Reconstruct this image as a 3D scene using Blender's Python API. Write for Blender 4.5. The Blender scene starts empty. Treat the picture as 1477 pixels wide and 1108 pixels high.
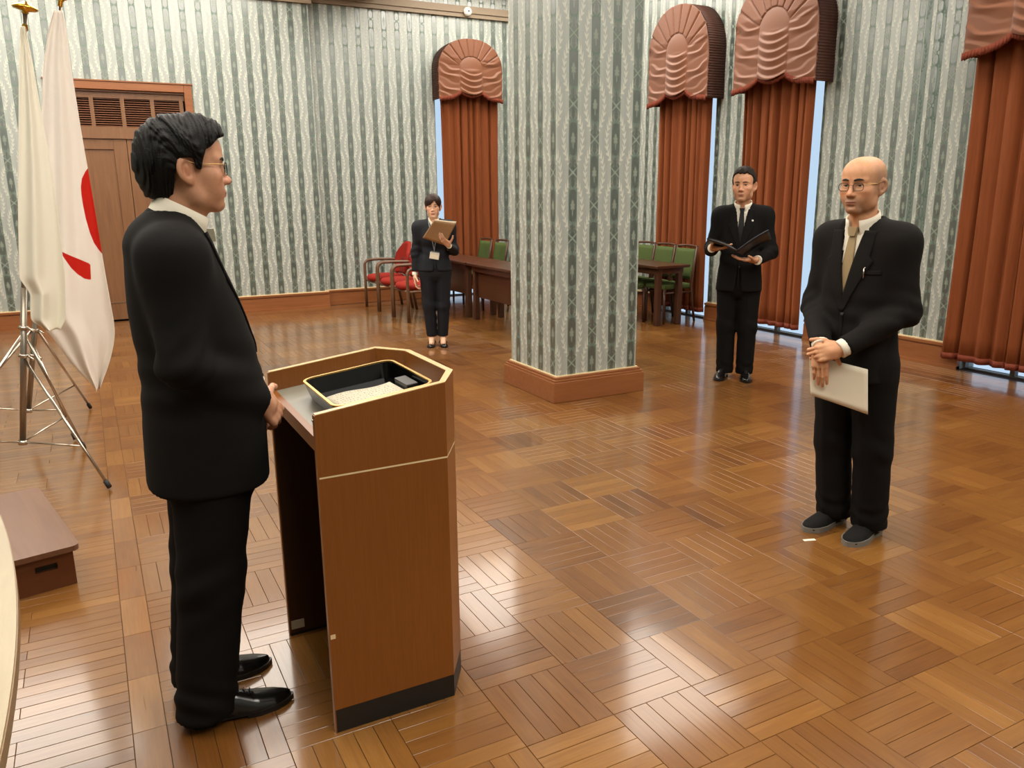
import bpy, bmesh, math, random
import numpy as np
from mathutils import Vector, Matrix

random.seed(7)
C = bpy.context.scene.collection
SC = bpy.context.scene

# ------------------------------------------------------------------ camera
cam_d = bpy.data.cameras.new('camera')
cam_d.sensor_width = 36.0
cam_d.lens = 28.041
cam_d.clip_start = 0.02
cam_o = bpy.data.objects.new('camera', cam_d)
C.objects.link(cam_o)
CAM = Vector((0.0, 0.0, 1.539))
YAW, PITCH, ROLL = math.radians(27.635), math.radians(13.535), math.radians(-0.591)
_f = Vector((math.sin(YAW) * math.cos(PITCH), math.cos(YAW) * math.cos(PITCH), -math.sin(PITCH)))
_r = Vector((math.cos(YAW), -math.sin(YAW), 0))
_u = _r.cross(_f)
_c, _s = math.cos(ROLL), math.sin(ROLL)
_r2, _u2 = _c * _r + _s * _u, -_s * _r + _c * _u
cam_o.matrix_world = Matrix(((_r2.x, _u2.x, -_f.x, CAM.x), (_r2.y, _u2.y, -_f.y, CAM.y),
                             (_r2.z, _u2.z, -_f.z, CAM.z), (0, 0, 0, 1)))
SC.camera = cam_o

# ------------------------------------------------------------------ world, exposure
SC.view_settings.view_transform = 'Standard'
SC.view_settings.look = 'None'
SC.view_settings.gamma = 1.0
SC.view_settings.exposure = 0.0
SC.view_settings.use_curve_mapping = False
SC.cycles.use_denoising = True
SC.cycles.max_bounces = 8
SC.cycles.caustics_reflective = False
SC.cycles.caustics_refractive = False
W = bpy.data.worlds.new('daylight')
SC.world = W
W.use_nodes = True
_bg = W.node_tree.nodes['Background']
_bg.inputs['Color'].default_value = (0.62, 0.78, 1.0, 1)
_bg.inputs['Strength'].default_value = 1.05

CEIL_Z = 4.40
PANEL_EMIT = 8.0
PANEL_NEAR = 8.5
PANEL_COL = (1.0, 0.94, 0.84)


def area_light(name, loc, sx, sy, power, col):
    d = bpy.data.lights.new(name, 'AREA')
    d.shape = 'RECTANGLE'
    d.size, d.size_y = sx, sy
    d.energy = power
    d.color = col
    o = bpy.data.objects.new(name, d)
    o.location = loc
    C.objects.link(o)
    return o


# ------------------------------------------------------------------ small helpers
def lin(r, g, b):
    def f(c):
        c /= 255.0
        return c / 12.92 if c <= 0.04045 else ((c + 0.055) / 1.055) ** 2.4
    return (f(r), f(g), f(b), 1.0)


def mat(name, col, rough=0.5, metal=0.0, spec=0.5, coat=0.0, coat_rough=0.1, emit=None, es=0.0, sheen=0.0, sss=0.0):
    m = bpy.data.materials.new(name)
    m.use_nodes = True
    b = m.node_tree.nodes['Principled BSDF']
    b.inputs['Base Color'].default_value = col
    b.inputs['Roughness'].default_value = rough
    b.inputs['Metallic'].default_value = metal
    b.inputs['Specular IOR Level'].default_value = spec
    b.inputs['Coat Weight'].default_value = coat
    b.inputs['Coat Roughness'].default_value = coat_rough
    b.inputs['Sheen Weight'].default_value = sheen
    if sss:
        b.inputs['Subsurface Weight'].default_value = sss
        b.inputs['Subsurface Radius'].default_value = (0.012, 0.005, 0.003)
        b.inputs['Subsurface Scale'].default_value = 0.6
    if emit:
        b.inputs['Emission Color'].default_value = emit
        b.inputs['Emission Strength'].default_value = es
    return m


class X:
    """tiny expression builder on shader math nodes"""
    nt = None

    def __init__(s, sock):
        s.s = sock

    @staticmethod
    def op(o, *a):
        n = X.nt.nodes.new('ShaderNodeMath')
        n.operation = o
        for i, v in enumerate(a):
            if isinstance(v, X):
                X.nt.links.new(v.s, n.inputs[i])
            else:
                n.inputs[i].default_value = float(v)
        return X(n.outputs[0])

    def __add__(a, b): return X.op('ADD', a, b)
    def __radd__(a, b): return X.op('ADD', b, a)
    def __sub__(a, b): return X.op('SUBTRACT', a, b)
    def __rsub__(a, b): return X.op('SUBTRACT', b, a)
    def __mul__(a, b): return X.op('MULTIPLY', a, b)
    def __rmul__(a, b): return X.op('MULTIPLY', b, a)
    def __truediv__(a, b): return X.op('DIVIDE', a, b)
    def abs(a): return X.op('ABSOLUTE', a)
    def floor(a): return X.op('FLOOR', a)
    def frac(a): return X.op('FRACT', a)
    def sqrt(a): return X.op('SQRT', a)
    def sin(a): return X.op('SINE', a)
    def mx(a, b): return X.op('MAXIMUM', a, b)
    def mn(a, b): return X.op('MINIMUM', a, b)

    def lt(a, b, soft=None):
        """1 where a<b, with a soft edge"""
        if soft is None:
            return X.op('LESS_THAN', a, b)
        n = X.nt.nodes.new('ShaderNodeMapRange')
        n.interpolation_type = 'SMOOTHSTEP'
        X.nt.links.new((a - b).s if isinstance(b, X) else X.op('SUBTRACT', a, b).s, n.inputs[0])
        n.inputs[1].default_value = -soft
        n.inputs[2].default_value = soft
        n.inputs[3].default_value = 1.0
        n.inputs[4].default_value = 0.0
        return X(n.outputs[0])


def mixcol(nt, fac, a, b):
    n = nt.nodes.new('ShaderNodeMix')
    n.data_type = 'RGBA'
    for sock, v in ((n.inputs[0], fac), (n.inputs[6], a), (n.inputs[7], b)):
        if isinstance(v, X):
            nt.links.new(v.s, sock)
        elif hasattr(v, 'is_output'):
            nt.links.new(v, sock)
        else:
            sock.default_value = v
    return n.outputs[2]


def noise(nt, vec=None, scale=5.0, detail=3.0, rough=0.5, dist=0.0):
    n = nt.nodes.new('ShaderNodeTexNoise')
    n.inputs['Scale'].default_value = scale
    n.inputs['Detail'].default_value = detail
    n.inputs['Roughness'].default_value = rough
    n.inputs['Distortion'].default_value = dist
    if vec is not None:
        nt.links.new(vec, n.inputs['Vector'])
    return n


def mapping(nt, vec, scale=(1, 1, 1), loc=(0, 0, 0), rot=(0, 0, 0)):
    n = nt.nodes.new('ShaderNodeMapping')
    n.inputs['Scale'].default_value = scale
    n.inputs['Location'].default_value = loc
    n.inputs['Rotation'].default_value = rot
    nt.links.new(vec, n.inputs['Vector'])
    return n.outputs[0]


def ramp(nt, fac, stops):
    n = nt.nodes.new('ShaderNodeValToRGB')
    e = n.color_ramp.elements
    while len(e) < len(stops):
        e.new(0.5)
    for i, (p, c) in enumerate(stops):
        e[i].position = p
        e[i].color = c
    nt.links.new(fac, n.inputs[0])
    return n.outputs[0]


def bump(nt, h, strength=0.2, dist=0.01):
    n = nt.nodes.new('ShaderNodeBump')
    n.inputs['Strength'].default_value = strength
    n.inputs['Distance'].default_value = dist
    nt.links.new(h, n.inputs['Height'])
    nt.links.new(n.outputs[0], nt.nodes['Principled BSDF'].inputs['Normal'])


# ------------------------------------------------------------------ materials
def wood_mat(name, c1, c2, axis=2, scale=3.0, rough=0.35, coat=0.0, spec=0.5, stretch=14.0):
    m = mat(name, c1, rough, coat=coat, spec=spec)
    nt = m.node_tree
    tc = nt.nodes.new('ShaderNodeTexCoord')
    sc = [stretch, stretch, stretch]
    sc[axis] = 1.0
    v = mapping(nt, tc.outputs['Object'], tuple(sc))
    n = noise(nt, v, scale, 5, 0.6, 0.6)
    n2 = noise(nt, tc.outputs['Object'], 1.2, 2)
    X.nt = nt
    f = (X(n.outputs[0]) - 0.5) * 1.5 + (X(n2.outputs[0]) - 0.5) * 0.7 + 0.5
    nt.links.new(mixcol(nt, f.mx(0).mn(1), c1, c2), nt.nodes['Principled BSDF'].inputs['Base Color'])
    return m


def cloth_mat(name, col, rough=0.85, var=0.25, scale=900.0, bs=0.1, sheen=0.0, spec=0.25):
    m = mat(name, col, rough, spec=spec, sheen=sheen)
    nt = m.node_tree
    tc = nt.nodes.new('ShaderNodeTexCoord')
    n = noise(nt, tc.outputs['Object'], scale, 2)
    c2 = tuple(c * (1 - var) for c in col[:3]) + (1,)
    nt.links.new(mixcol(nt, X(n.outputs[0]), col, c2), nt.nodes['Principled BSDF'].inputs['Base Color'])
    bump(nt, n.outputs[0], bs, 0.002)
    return m


def wallpaper_mat(name, pitch, off_x, off_y, zoff=0.0, extra=None):
    """striped damask: sage stripes with dark cartouches, ringed by pale laurel wreaths"""
    m = mat(name, lin(170, 172, 160), 0.5)
    nt = m.node_tree
    X.nt = nt
    geo = nt.nodes.new('ShaderNodeNewGeometry')
    sp = nt.nodes.new('ShaderNodeSeparateXYZ')
    nt.links.new(geo.outputs['Position'], sp.inputs[0])
    sn = nt.nodes.new('ShaderNodeSeparateXYZ')
    nt.links.new(geo.outputs['True Normal'], sn.inputs[0])
    px, py, pz = (X(o) for o in sp.outputs)
    isx = X.op('GREATER_THAN', X(sn.outputs[0]).abs(), 0.5)
    u = isx * ((py - off_y) / pitch) + (1 - isx) * ((px - off_x) / pitch)
    v = (pz - zoff) / (pitch * 2.55)

    def cell(i):
        par = X.op('MODULO', i + 1000.0, 2.0)
        fu = u - i
        fv = (v + par * 0.5).frac() - 0.5
        return fu, fv

    i0 = (u + 0.5).floor()
    fu, fv = cell(i0)
    au, av = fu.abs(), fv.abs()
    stripe = au.lt(0.20, 0.012)
    # dark cartouche with bulging ends
    block = ((au / 0.165)).mx(av / 0.185).lt(1.0, 0.05)
    ends = ((fu / 0.15) * (fu / 0.15) + ((av - 0.2) / 0.05) * ((av - 0.2) / 0.05)).lt(1.0, 0.15)
    # flower inside the cartouche : petals around its centre
    ang = X.op('ARCTAN2', fv * 2.6, fu)
    rad = (fu * fu * 1.0 + fv * fv * 1.6).sqrt()
    flower = rad.lt((ang * 5.0).sin() * 0.022 + 0.088, 0.02)
    stem = (au.lt(0.02, 0.01)) * (((fv + 0.1).abs()).lt(0.05, 0.01))
    # urn / leaf pieces towards the crossing at fv = +-0.5
    w = 0.5 - av                                 # 0 at crossing
    leaf1 = ((au - 0.085) / 0.06) * ((au - 0.085) / 0.06) + ((w - 0.125) / 0.085) * ((w - 0.125) / 0.085)
    leaf2 = (fu / 0.05) * (fu / 0.05) + ((w - 0.17) / 0.07) * ((w - 0.17) / 0.07)
    leaf3 = ((au - 0.14) / 0.05) * ((au - 0.14) / 0.05) + ((w - 0.0) / 0.035) * ((w - 0.0) / 0.035)
    leaf4 = (fu / 0.075) * (fu / 0.075) + ((w - 0.062) / 0.035) * ((w - 0.062) / 0.035)
    darks = block.mx(ends).mx(leaf1.lt(1.0, 0.2)).mx(leaf2.lt(1.0, 0.2)).mx(leaf3.lt(1.0, 0.2)).mx(leaf4.lt(1.0, 0.2))
    cross = ((au / 0.2 - w / 0.075).abs()).lt(0.17, 0.06) * (w.lt(0.085, 0.01)) * stripe
    lights = (flower.mx(stem)).mx(cross)

    # wreaths of both neighbouring stripes
    def wreath(i):
        a, b = cell(i)
        aa, bb = a / 0.43, b / 0.36
        an = X.op('ARCTAN2', bb, aa.abs())
        r = (aa * aa + bb * bb).sqrt()
        e = (r - 1.0).abs()
        leaf = ((an * 3.6 - e * 3.0).frac() - 0.5).abs().lt(0.36 - e * 1.2, 0.06)
        body = leaf * e.lt(0.21, 0.03)
        return body.mx(e.lt(0.025, 0.015)) * (an.abs().lt(1.45, 0.05))
    iw = u.floor()
    wr = wreath(iw).mx(wreath(iw + 1.0))
    wr = wr * (1 - stripe * 0.75)
    # bow under every wreath
    n = noise(nt, None, 260.0, 2)
    nt.links.new(geo.outputs['Position'], n.inputs['Vector'])
    weave = X(n.outputs[0])
    # faint tone-on-tone band between stripes
    band = ((fu.abs() - 0.5).abs()).lt(0.13, 0.02)
    ground = mixcol(nt, band * 0.45, lin(160, 166, 160), lin(150, 156, 152))
    ground = mixcol(nt, wr * 0.85, ground, lin(202, 205, 192))
    st = mixcol(nt, darks, lin(110, 127, 117), lin(48, 64, 58))
    st = mixcol(nt, lights * 0.8, st, lin(146, 157, 143))
    st = mixcol(nt, wr * 0.8, st, lin(194, 196, 182))
    col = mixcol(nt, stripe, ground, st)
    if extra is not None:
        e = ((px if extra[0] == 'x' else py) - extra[1]).abs().lt(extra[2], 0.004)
        e2 = ((px if extra[0] == 'x' else py) - extra[3]).abs().lt(extra[2], 0.004)
        col = mixcol(nt, e.mx(e2), col, lin(88, 106, 97))
    col = mixcol(nt, (weave - 0.5) * 0.25 + 0.1, col, lin(120, 120, 108))
    b = nt.nodes['Principled BSDF']
    nt.links.new(col, b.inputs['Base Color'])
    # satin weave: ground and dark motif shine, wreath and leaf figures are matt
    gloss = (1 - wr) * 0.45 * (1 - stripe) + stripe * darks * (1 - wr) * (1 - lights * 0.7)
    b.inputs['Roughness'].default_value = 0.75
    b.inputs['Specular IOR Level'].default_value = 0.2
    nt.links.new((gloss * 1.0).s, b.inputs['Coat Weight'])
    b.inputs['Coat Roughness'].default_value = 0.295
    b.inputs['Coat IOR'].default_value = 2.3
    return m


M = {}
M['wall_back'] = wallpaper_mat('wallpaper_back', 0.186, 3.025 + 0.002, 0.0, 0.05)
M['wall_side'] = wallpaper_mat('wallpaper_side', 0.167, 0.0, 5.08, 0.1, ('y', 4.845, 0.03, 4.71))
M['wall_pillar'] = wallpaper_mat('wallpaper_pillar', 0.1815, 3.122, 5.052, 0.282)
M['trim_wood'] = wood_mat('trim_wood', lin(124, 72, 38), lin(150, 94, 54), 0, 2.0, 0.38)
M['trim_wood_y'] = wood_mat('trim_wood_y', lin(124, 72, 38), lin(150, 94, 54), 1, 2.0, 0.38)
M['door_wood'] = wood_mat('door_wood', lin(106, 70, 44), lin(130, 92, 60), 2, 2.0, 0.4)
M['louvre'] = wood_mat('louvre_wood', lin(112, 68, 44), lin(128, 80, 54), 0, 2.0, 0.5)
M['cornice'] = mat('cornice_paint', lin(140, 122, 100), 0.6)
M['beam'] = wood_mat('beam_wood', lin(112, 88, 66), lin(128, 102, 78), 1, 2.0, 0.5)
M['white'] = mat('ceiling_white', lin(238, 232, 220), 0.9)
M['cream_edge'] = mat('cream_inlay', lin(226, 205, 160), 0.5)
M['lect'] = wood_mat('lectern_veneer', lin(122, 70, 24), lin(140, 84, 34), 2, 6.0, 0.33, stretch=30)
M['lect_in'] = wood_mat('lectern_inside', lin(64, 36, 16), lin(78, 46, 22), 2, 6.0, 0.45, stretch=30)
M['lect_edge'] = mat('lectern_edge', lin(206, 172, 120), 0.22, spec=0.8)
M['black'] = mat('black_laminate', lin(22, 21, 20), 0.45)
M['lacquer'] = mat('black_lacquer', lin(8, 8, 9), 0.16, spec=0.35)
M['gold'] = mat('gold_rim', lin(214, 172, 92), 0.3, metal=0.85)
M['brass'] = mat('polished_brass', lin(214, 170, 70), 0.18, metal=1.0)
M['chrome'] = mat('chrome_tube', lin(190, 180, 168), 0.2, metal=1.0)
M['alu'] = mat('dull_steel_pole', lin(150, 142, 130), 0.35, metal=0.9)
M['rubber'] = mat('black_rubber', lin(20, 19, 18), 0.7)
M['desk_grey'] = mat('desk_felt', lin(124, 120, 106), 0.42)
M['dark_wood'] = wood_mat('dark_table_wood', lin(58, 32, 20), lin(80, 46, 28), 1, 2.5, 0.3)
M['dark_frame'] = wood_mat('dark_chair_frame', lin(62, 36, 22), lin(82, 48, 30), 2, 3.0, 0.4)
M['arm_wood'] = wood_mat('armchair_wood', lin(84, 58, 40), lin(112, 80, 56), 0, 3.0, 0.4)
M['green'] = cloth_mat('green_upholstery', lin(74, 88, 44), 0.8, 0.2, 400)
M['red'] = cloth_mat('red_upholstery', lin(146, 34, 22), 0.75, 0.2, 300)
M['red_dark'] = cloth_mat('red_upholstery_back', lin(120, 36, 28), 0.75, 0.2, 300)
M['stool'] = wood_mat('stool_wood', lin(98, 64, 44), lin(120, 84, 62), 1, 2.0, 0.35)
M['stool_side'] = wood_mat('stool_side_wood', lin(92, 50, 26), lin(110, 64, 36), 0, 2.0, 0.4)
M['table_cream'] = wood_mat('cream_table_top', lin(150, 135, 106), lin(166, 150, 121), 1, 3.0, 0.4)
M['table_edge'] = mat('table_edge_band', lin(138, 110, 76), 0.45)
M['suit'] = cloth_mat('black_suit_wool', lin(19, 17, 16), 0.85, 0.3, 700, 0.15, spec=0.15)
M['suit2'] = cloth_mat('charcoal_suit_wool', lin(24, 21, 19), 0.85, 0.3, 700, 0.15, spec=0.15)
M['trouser'] = cloth_mat('black_trouser_wool', lin(18, 16, 15), 0.85, 0.3, 700, 0.15, spec=0.15)
M['navy'] = cloth_mat('dark_navy_suit', lin(28, 30, 36), 0.75, 0.25, 700, 0.12, spec=0.25)
M['shirt'] = cloth_mat('white_shirt', lin(232, 224, 206), 0.8, 0.06, 800, 0.05)
M['tie_gold'] = cloth_mat('beige_tie', lin(156, 134, 96), 0.55, 0.25, 260, 0.15, spec=0.4)
M['tie_black'] = cloth_mat('black_tie', lin(18, 17, 18), 0.5, 0.2, 300)
M['tie_silver'] = cloth_mat('silver_tie', lin(176, 172, 150), 0.45, 0.3, 300)
M['leather'] = mat('black_leather', lin(16, 14, 13), 0.22, coat=0.35, coat_rough=0.15)
M['leather_matt'] = mat('matt_black_leather', lin(20, 18, 17), 0.4)
M['mesh_shoe'] = cloth_mat('black_knit', lin(20, 18, 17), 0.9, 0.4, 500, 0.4)
M['sole_grey'] = mat('grey_sole', lin(112, 108, 100), 0.7)
M['sock'] = mat('black_sock', lin(15, 14, 14), 0.9)
M['eye'] = mat('eye_white', lin(210, 196, 184), 0.25)
M['iris'] = mat('dark_iris', lin(24, 15, 11), 0.12)
M['brow_hair'] = mat('brow_hair', lin(34, 26, 22), 0.7)
M['brow_grey'] = mat('brow_hair_grey', lin(78, 58, 46), 0.8)
M['rim_dark'] = mat('dark_rim', lin(40, 32, 26), 0.3, metal=0.6)
M['rim_gold'] = mat('gold_temple', lin(196, 160, 104), 0.3, metal=0.9)
M['paper'] = mat('white_paper', lin(232, 222, 200), 0.7)
M['badge'] = mat('badge_card', lin(214, 206, 188), 0.3)
M['strap'] = mat('grey_lanyard', lin(120, 122, 128), 0.7)
M['folder_black'] = mat('black_folder', lin(30, 27, 28), 0.4)
M['folder_navy'] = mat('navy_folder', lin(26, 28, 40), 0.35)
M['folder_tan'] = wood_mat('tan_board', lin(150, 116, 82), lin(176, 142, 106), 1, 3.0, 0.5, stretch=30)
M['plastic_white'] = mat('white_plastic', lin(236, 232, 222), 0.4)
M['paper_desk'] = mat('cream_paper', lin(190, 182, 160), 0.8)
M['tape'] = mat('white_tape', lin(235, 225, 205), 0.6)
M['sticker'] = mat('pale_sticker', lin(200, 192, 170), 0.6)
M['border'] = wood_mat('border_wood', lin(96, 52, 24), lin(122, 70, 34), 1, 2.0, 0.25)
M['subfloor'] = mat('joint_dark', lin(52, 26, 12), 0.8)
M['pane'] = mat('sheer_white_blind', lin(226, 234, 250), 0.8)
M['frame_paint'] = mat('window_frame_paint', lin(120, 116, 110), 0.5)


def curtain_mat():
    m = mat('rust_velvet', lin(138, 62, 30), 0.8, spec=0.25, sheen=0.3)
    nt = m.node_tree
    m.node_tree.nodes['Principled BSDF'].inputs['Sheen Tint'].default_value = lin(230, 140, 90)
    tc = nt.nodes.new('ShaderNodeTexCoord')
    n = noise(nt, mapping(nt, tc.outputs['Object'], (30, 30, 1.5)), 2.0, 3)
    nt.links.new(mixcol(nt, X(n.outputs[0]), lin(104, 51, 22), lin(134, 71, 33)), nt.nodes['Principled BSDF'].inputs['Base Color'])
    return m


M['curtain'] = curtain_mat()
M['valance'] = cloth_mat('rust_satin', lin(120, 69, 38), 0.5, 0.12, 200, 0.03, sheen=0.2, spec=0.5)
M['valance_side'] = cloth_mat('brown_ribbed_satin', lin(70, 40, 29), 0.6, 0.2, 200)
M['fringe'] = cloth_mat('rust_fringe', lin(122, 56, 36), 0.8, 0.3, 200)


def plank_mat():
    m = mat('parquet_plank', lin(150, 90, 40), 0.2, spec=0.5)
    nt = m.node_tree
    X.nt = nt
    uv = nt.nodes.new('ShaderNodeUVMap')
    uv.uv_map = 'UVMap'
    at = nt.nodes.new('ShaderNodeAttribute')
    at.attribute_name = 'tint'
    v = mapping(nt, uv.outputs[0], (3.0, 60.0, 1.0))
    n = noise(nt, v, 1.6, 5, 0.62, 0.5)
    v2 = mapping(nt, uv.outputs[0], (2.5, 9.0, 1.0))
    n2 = noise(nt, v2, 1.0, 3, 0.5, 1.2)
    t = X(at.outputs['Fac'])
    f = (t - 0.5) * 0.75 + 0.27 + (X(n.outputs[0]) - 0.5) * 0.5 + (X(n2.outputs[0]) - 0.5) * 0.45 + 0.25
    c = ramp(nt, f.mx(0).mn(1).s, [(0.0, lin(76, 45, 18)), (0.3, lin(105, 65, 26)), (0.65, lin(125, 83, 36)), (1.0, lin(147, 104, 53))])
    b = nt.nodes['Principled BSDF']
    nt.links.new(c, b.inputs['Base Color'])
    n3 = noise(nt, v, 0.7, 2)
    nt.links.new((X(n3.outputs[0]) * 0.12 + 0.24).s, b.inputs['Roughness'])
    b.inputs['Coat Weight'].default_value = 0.8
    b.inputs['Coat Roughness'].default_value = 0.12
    b.inputs['Specular IOR Level'].default_value = 0.2
    bump(nt, n.outputs[0], 0.04, 0.002)
    return m


M['plank'] = plank_mat()


def skin_mat(name, spec=0.4, rough=0.5):
    m = mat(name, lin(190, 130, 95), rough, spec=spec, sss=0.12)
    nt = m.node_tree
    at = nt.nodes.new('ShaderNodeAttribute')
    at.attribute_name = 'skin'
    tc = nt.nodes.new('ShaderNodeTexCoord')
    n = noise(nt, tc.outputs['Object'], 90.0, 3)
    n2 = noise(nt, tc.outputs['Object'], 22.0, 2)
    X.nt = nt
    c = mixcol(nt, (X(n.outputs[0]) - 0.45).mx(0) * 0.5, at.outputs['Color'], lin(150, 88, 62))
    c = mixcol(nt, (X(n2.outputs[0]) - 0.5).mx(0) * 0.6, c, lin(168, 96, 70))
    nt.links.new(c, nt.nodes['Principled BSDF'].inputs['Base Color'])
    bump(nt, n.outputs[0], 0.06, 0.002)
    return m


M['skin'] = skin_mat('skin')


def hair_mat(name, c1, c2, rough=0.42, axis=(9, 380, 380)):
    m = mat(name, c1, rough, spec=0.16)
    nt = m.node_tree
    X.nt = nt
    at = nt.nodes.new('ShaderNodeAttribute')
    at.attribute_name = 'flow'
    n = noise(nt, mapping(nt, at.outputs['Vector'], axis), 1.0, 3, 0.6, 0.3)
    f = ((X(n.outputs[0]) - 0.52) * 4.0).mx(0).mn(1)
    nt.links.new(mixcol(nt, f, c1, c2), nt.nodes['Principled BSDF'].inputs['Base Color'])
    bump(nt, n.outputs[0], 0.55, 0.003)
    return m


M['hair_black'] = hair_mat('black_hair', lin(13, 11, 10), lin(24, 21, 19), 0.5)
M['hair_short'] = hair_mat('short_dark_hair', lin(36, 29, 26), lin(66, 56, 50), 0.6)
M['hair_brown'] = hair_mat('dark_brown_hair', lin(44, 28, 22), lin(78, 52, 40), 0.4)


# ------------------------------------------------------------------ object helpers
def link(name, me, parent=None, m=None):
    o = bpy.data.objects.new(name, me)
    C.objects.link(o)
    if parent is not None:
        o.parent = parent
    if m is not None:
        for k in (m if isinstance(m, (list, tuple)) else [m]):
            me.materials.append(M[k] if isinstance(k, str) else k)
    return o


def empty(name, label=None, cat=None, loc=(0, 0, 0), rz=0.0, group=None):
    o = bpy.data.objects.new(name, None)
    o.empty_display_size = 0.1
    C.objects.link(o)
    o.location = loc
    o.rotation_euler = (0, 0, rz)
    if label:
        tag(o, label, cat, group)
    return o


def tag(o, label, cat, group=None):
    o['label'] = label
    o['category'] = cat
    if group:
        o['group'] = group
    return o


def struct(o):
    o['kind'] = 'structure'
    return o


class MB:
    """collects geometry for one mesh"""

    def __init__(s):
        s.v, s.f, s.mi, s.smooth = [], [], [], []

    def add(s, vs, fs, mi=0, smooth=False):
        o = len(s.v)
        s.v.extend([tuple(map(float, p)) for p in vs])
        for f in fs:
            s.f.append([i + o for i in f])
            s.mi.append(mi)
            s.smooth.append(smooth)
        return s

    def box(s, lo, hi, mi=0, bev=0.0, T=None):
        x0, y0, z0 = lo
        x1, y1, z1 = hi
        if bev <= 0:
            vs = [(x0, y0, z0), (x1, y0, z0), (x1, y1, z0), (x0, y1, z0), (x0, y0, z1), (x1, y0, z1), (x1, y1, z1), (x0, y1, z1)]
            fs = [(0, 3, 2, 1), (4, 5, 6, 7), (0, 1, 5, 4), (1, 2, 6, 5), (2, 3, 7, 6), (3, 0, 4, 7)]
        else:
            bm = bmesh.new()
            bmesh.ops.create_cube(bm, size=1.0)
            for v in bm.verts:
                v.co = Vector(((x0 + x1) / 2 + v.co.x * (x1 - x0), (y0 + y1) / 2 + v.co.y * (y1 - y0), (z0 + z1) / 2 + v.co.z * (z1 - z0)))
            bmesh.ops.bevel(bm, geom=bm.edges[:], offset=bev, segments=2, affect='EDGES', profile=0.5)
            bm.verts.index_update()
            vs = [v.co.copy() for v in bm.verts]
            fs = [[v.index for v in f.verts] for f in bm.faces]
            bm.free()
        if T is not None:
            vs = [T @ Vector(v) for v in vs]
        return s.add(vs, fs, mi)

    def prism(s, poly, z0, z1, mi=0, z0f=None, z1f=None):
        n = len(poly)
        a = [(p[0], p[1], z0f(p) if z0f else z0) for p in poly]
        b = [(p[0], p[1], z1f(p) if z1f else z1) for p in poly]
        fs = [list(range(n))[::-1], list(range(n, 2 * n))]
        fs += [(i, (i + 1) % n, n + (i + 1) % n, n + i) for i in range(n)]
        return s.add(a + b, fs, mi)

    def tube(s, pts, r, n=12, mi=0, cap=True):
        pts = [Vector(p) for p in pts]
        m = len(pts)
        rs = r if isinstance(r, (list, tuple)) else [r] * m
        vs = []
        up = None
        for i, p in enumerate(pts):
            t = (pts[min(i + 1, m - 1)] - pts[max(i - 1, 0)]).normalized()
            if up is None:
                up = Vector((0, 0, 1)) if abs(t.z) < 0.9 else Vector((1, 0, 0))
            a = t.cross(up).normalized()
            b = a.cross(t).normalized()
            up = b
            for k in range(n):
                q = 2 * math.pi * k / n
                vs.append(p + (a * math.cos(q) + b * math.sin(q)) * rs[i])
        fs = []
        for i in range(m - 1):
            for k in range(n):
                k2 = (k + 1) % n
                fs.append((i * n + k, i * n + k2, (i + 1) * n + k2, (i + 1) * n + k))
        s.add(vs, fs, mi, True)
        if cap:
            o = len(s.v) - m * n
            s.f.append([o + k for k in range(n)][::-1])
            s.f.append([o + (m - 1) * n + k for k in range(n)])
            s.mi += [mi, mi]
            s.smooth += [False, False]
        return s

    def lathe(s, prof, c=(0, 0, 0), n=24, mi=0, axis=(0, 0, 1)):
        q = Vector((0, 0, 1)).rotation_difference(Vector(axis))
        vs, fs = [], []
        for (r, z) in prof:
            for k in range(n):
                a = 2 * math.pi * k / n
                vs.append(Vector(c) + q @ Vector((r * math.cos(a), r * math.sin(a), z)))
        for i in range(len(prof) - 1):
            for k in range(n):
                k2 = (k + 1) % n
                fs.append((i * n + k, i * n + k2, (i + 1) * n + k2, (i + 1) * n + k))
        fs.append(list(range(n))[::-1])
        fs.append([(len(prof) - 1) * n + k for k in range(n)])
        return s.add(vs, fs, mi, True)

    def sheet(s, G, th, mi=0, normal=None, mi_edge=None):
        """closed shell from a grid G[i][j] of points, thickness th along -normal"""
        G = np.asarray(G, float)
        a, b = G.shape[:2]
        du = np.gradient(G, axis=0)
        dv = np.gradient(G, axis=1)
        nn = np.cross(du, dv)
        nn /= np.maximum(np.linalg.norm(nn, axis=2, keepdims=True), 1e-9)
        if normal is not None:
            nn = nn * np.sign((nn @ np.array(normal)).mean() or 1)
            flip = (np.cross(du, dv) @ np.array(normal)).mean() < 0
        else:
            flip = False
        B = G - nn * th
        vs = list(G.reshape(-1, 3)) + list(B.reshape(-1, 3))
        N = a * b
        fs = []

        def q(i, j, k, l):
            fs.append((i, l, k, j) if flip else (i, j, k, l))
        for i in range(a - 1):
            for j in range(b - 1):
                p = i * b + j
                q(p, p + b, p + b + 1, p + 1)
                q(N + p, N + p + 1, N + p + b + 1, N + p + b)
        for i in range(a - 1):
            p = i * b
            q(p, N + p, N + p + b, p + b)
            p = i * b + b - 1
            q(p, p + b, N + p + b, N + p)
        for j in range(b - 1):
            p = j
            q(p, p + 1, N + p + 1, N + p)
            p = (a - 1) * b + j
            q(p, N + p, N + p + 1, p + 1)
        return s.add(vs, fs, mi, True)

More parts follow.
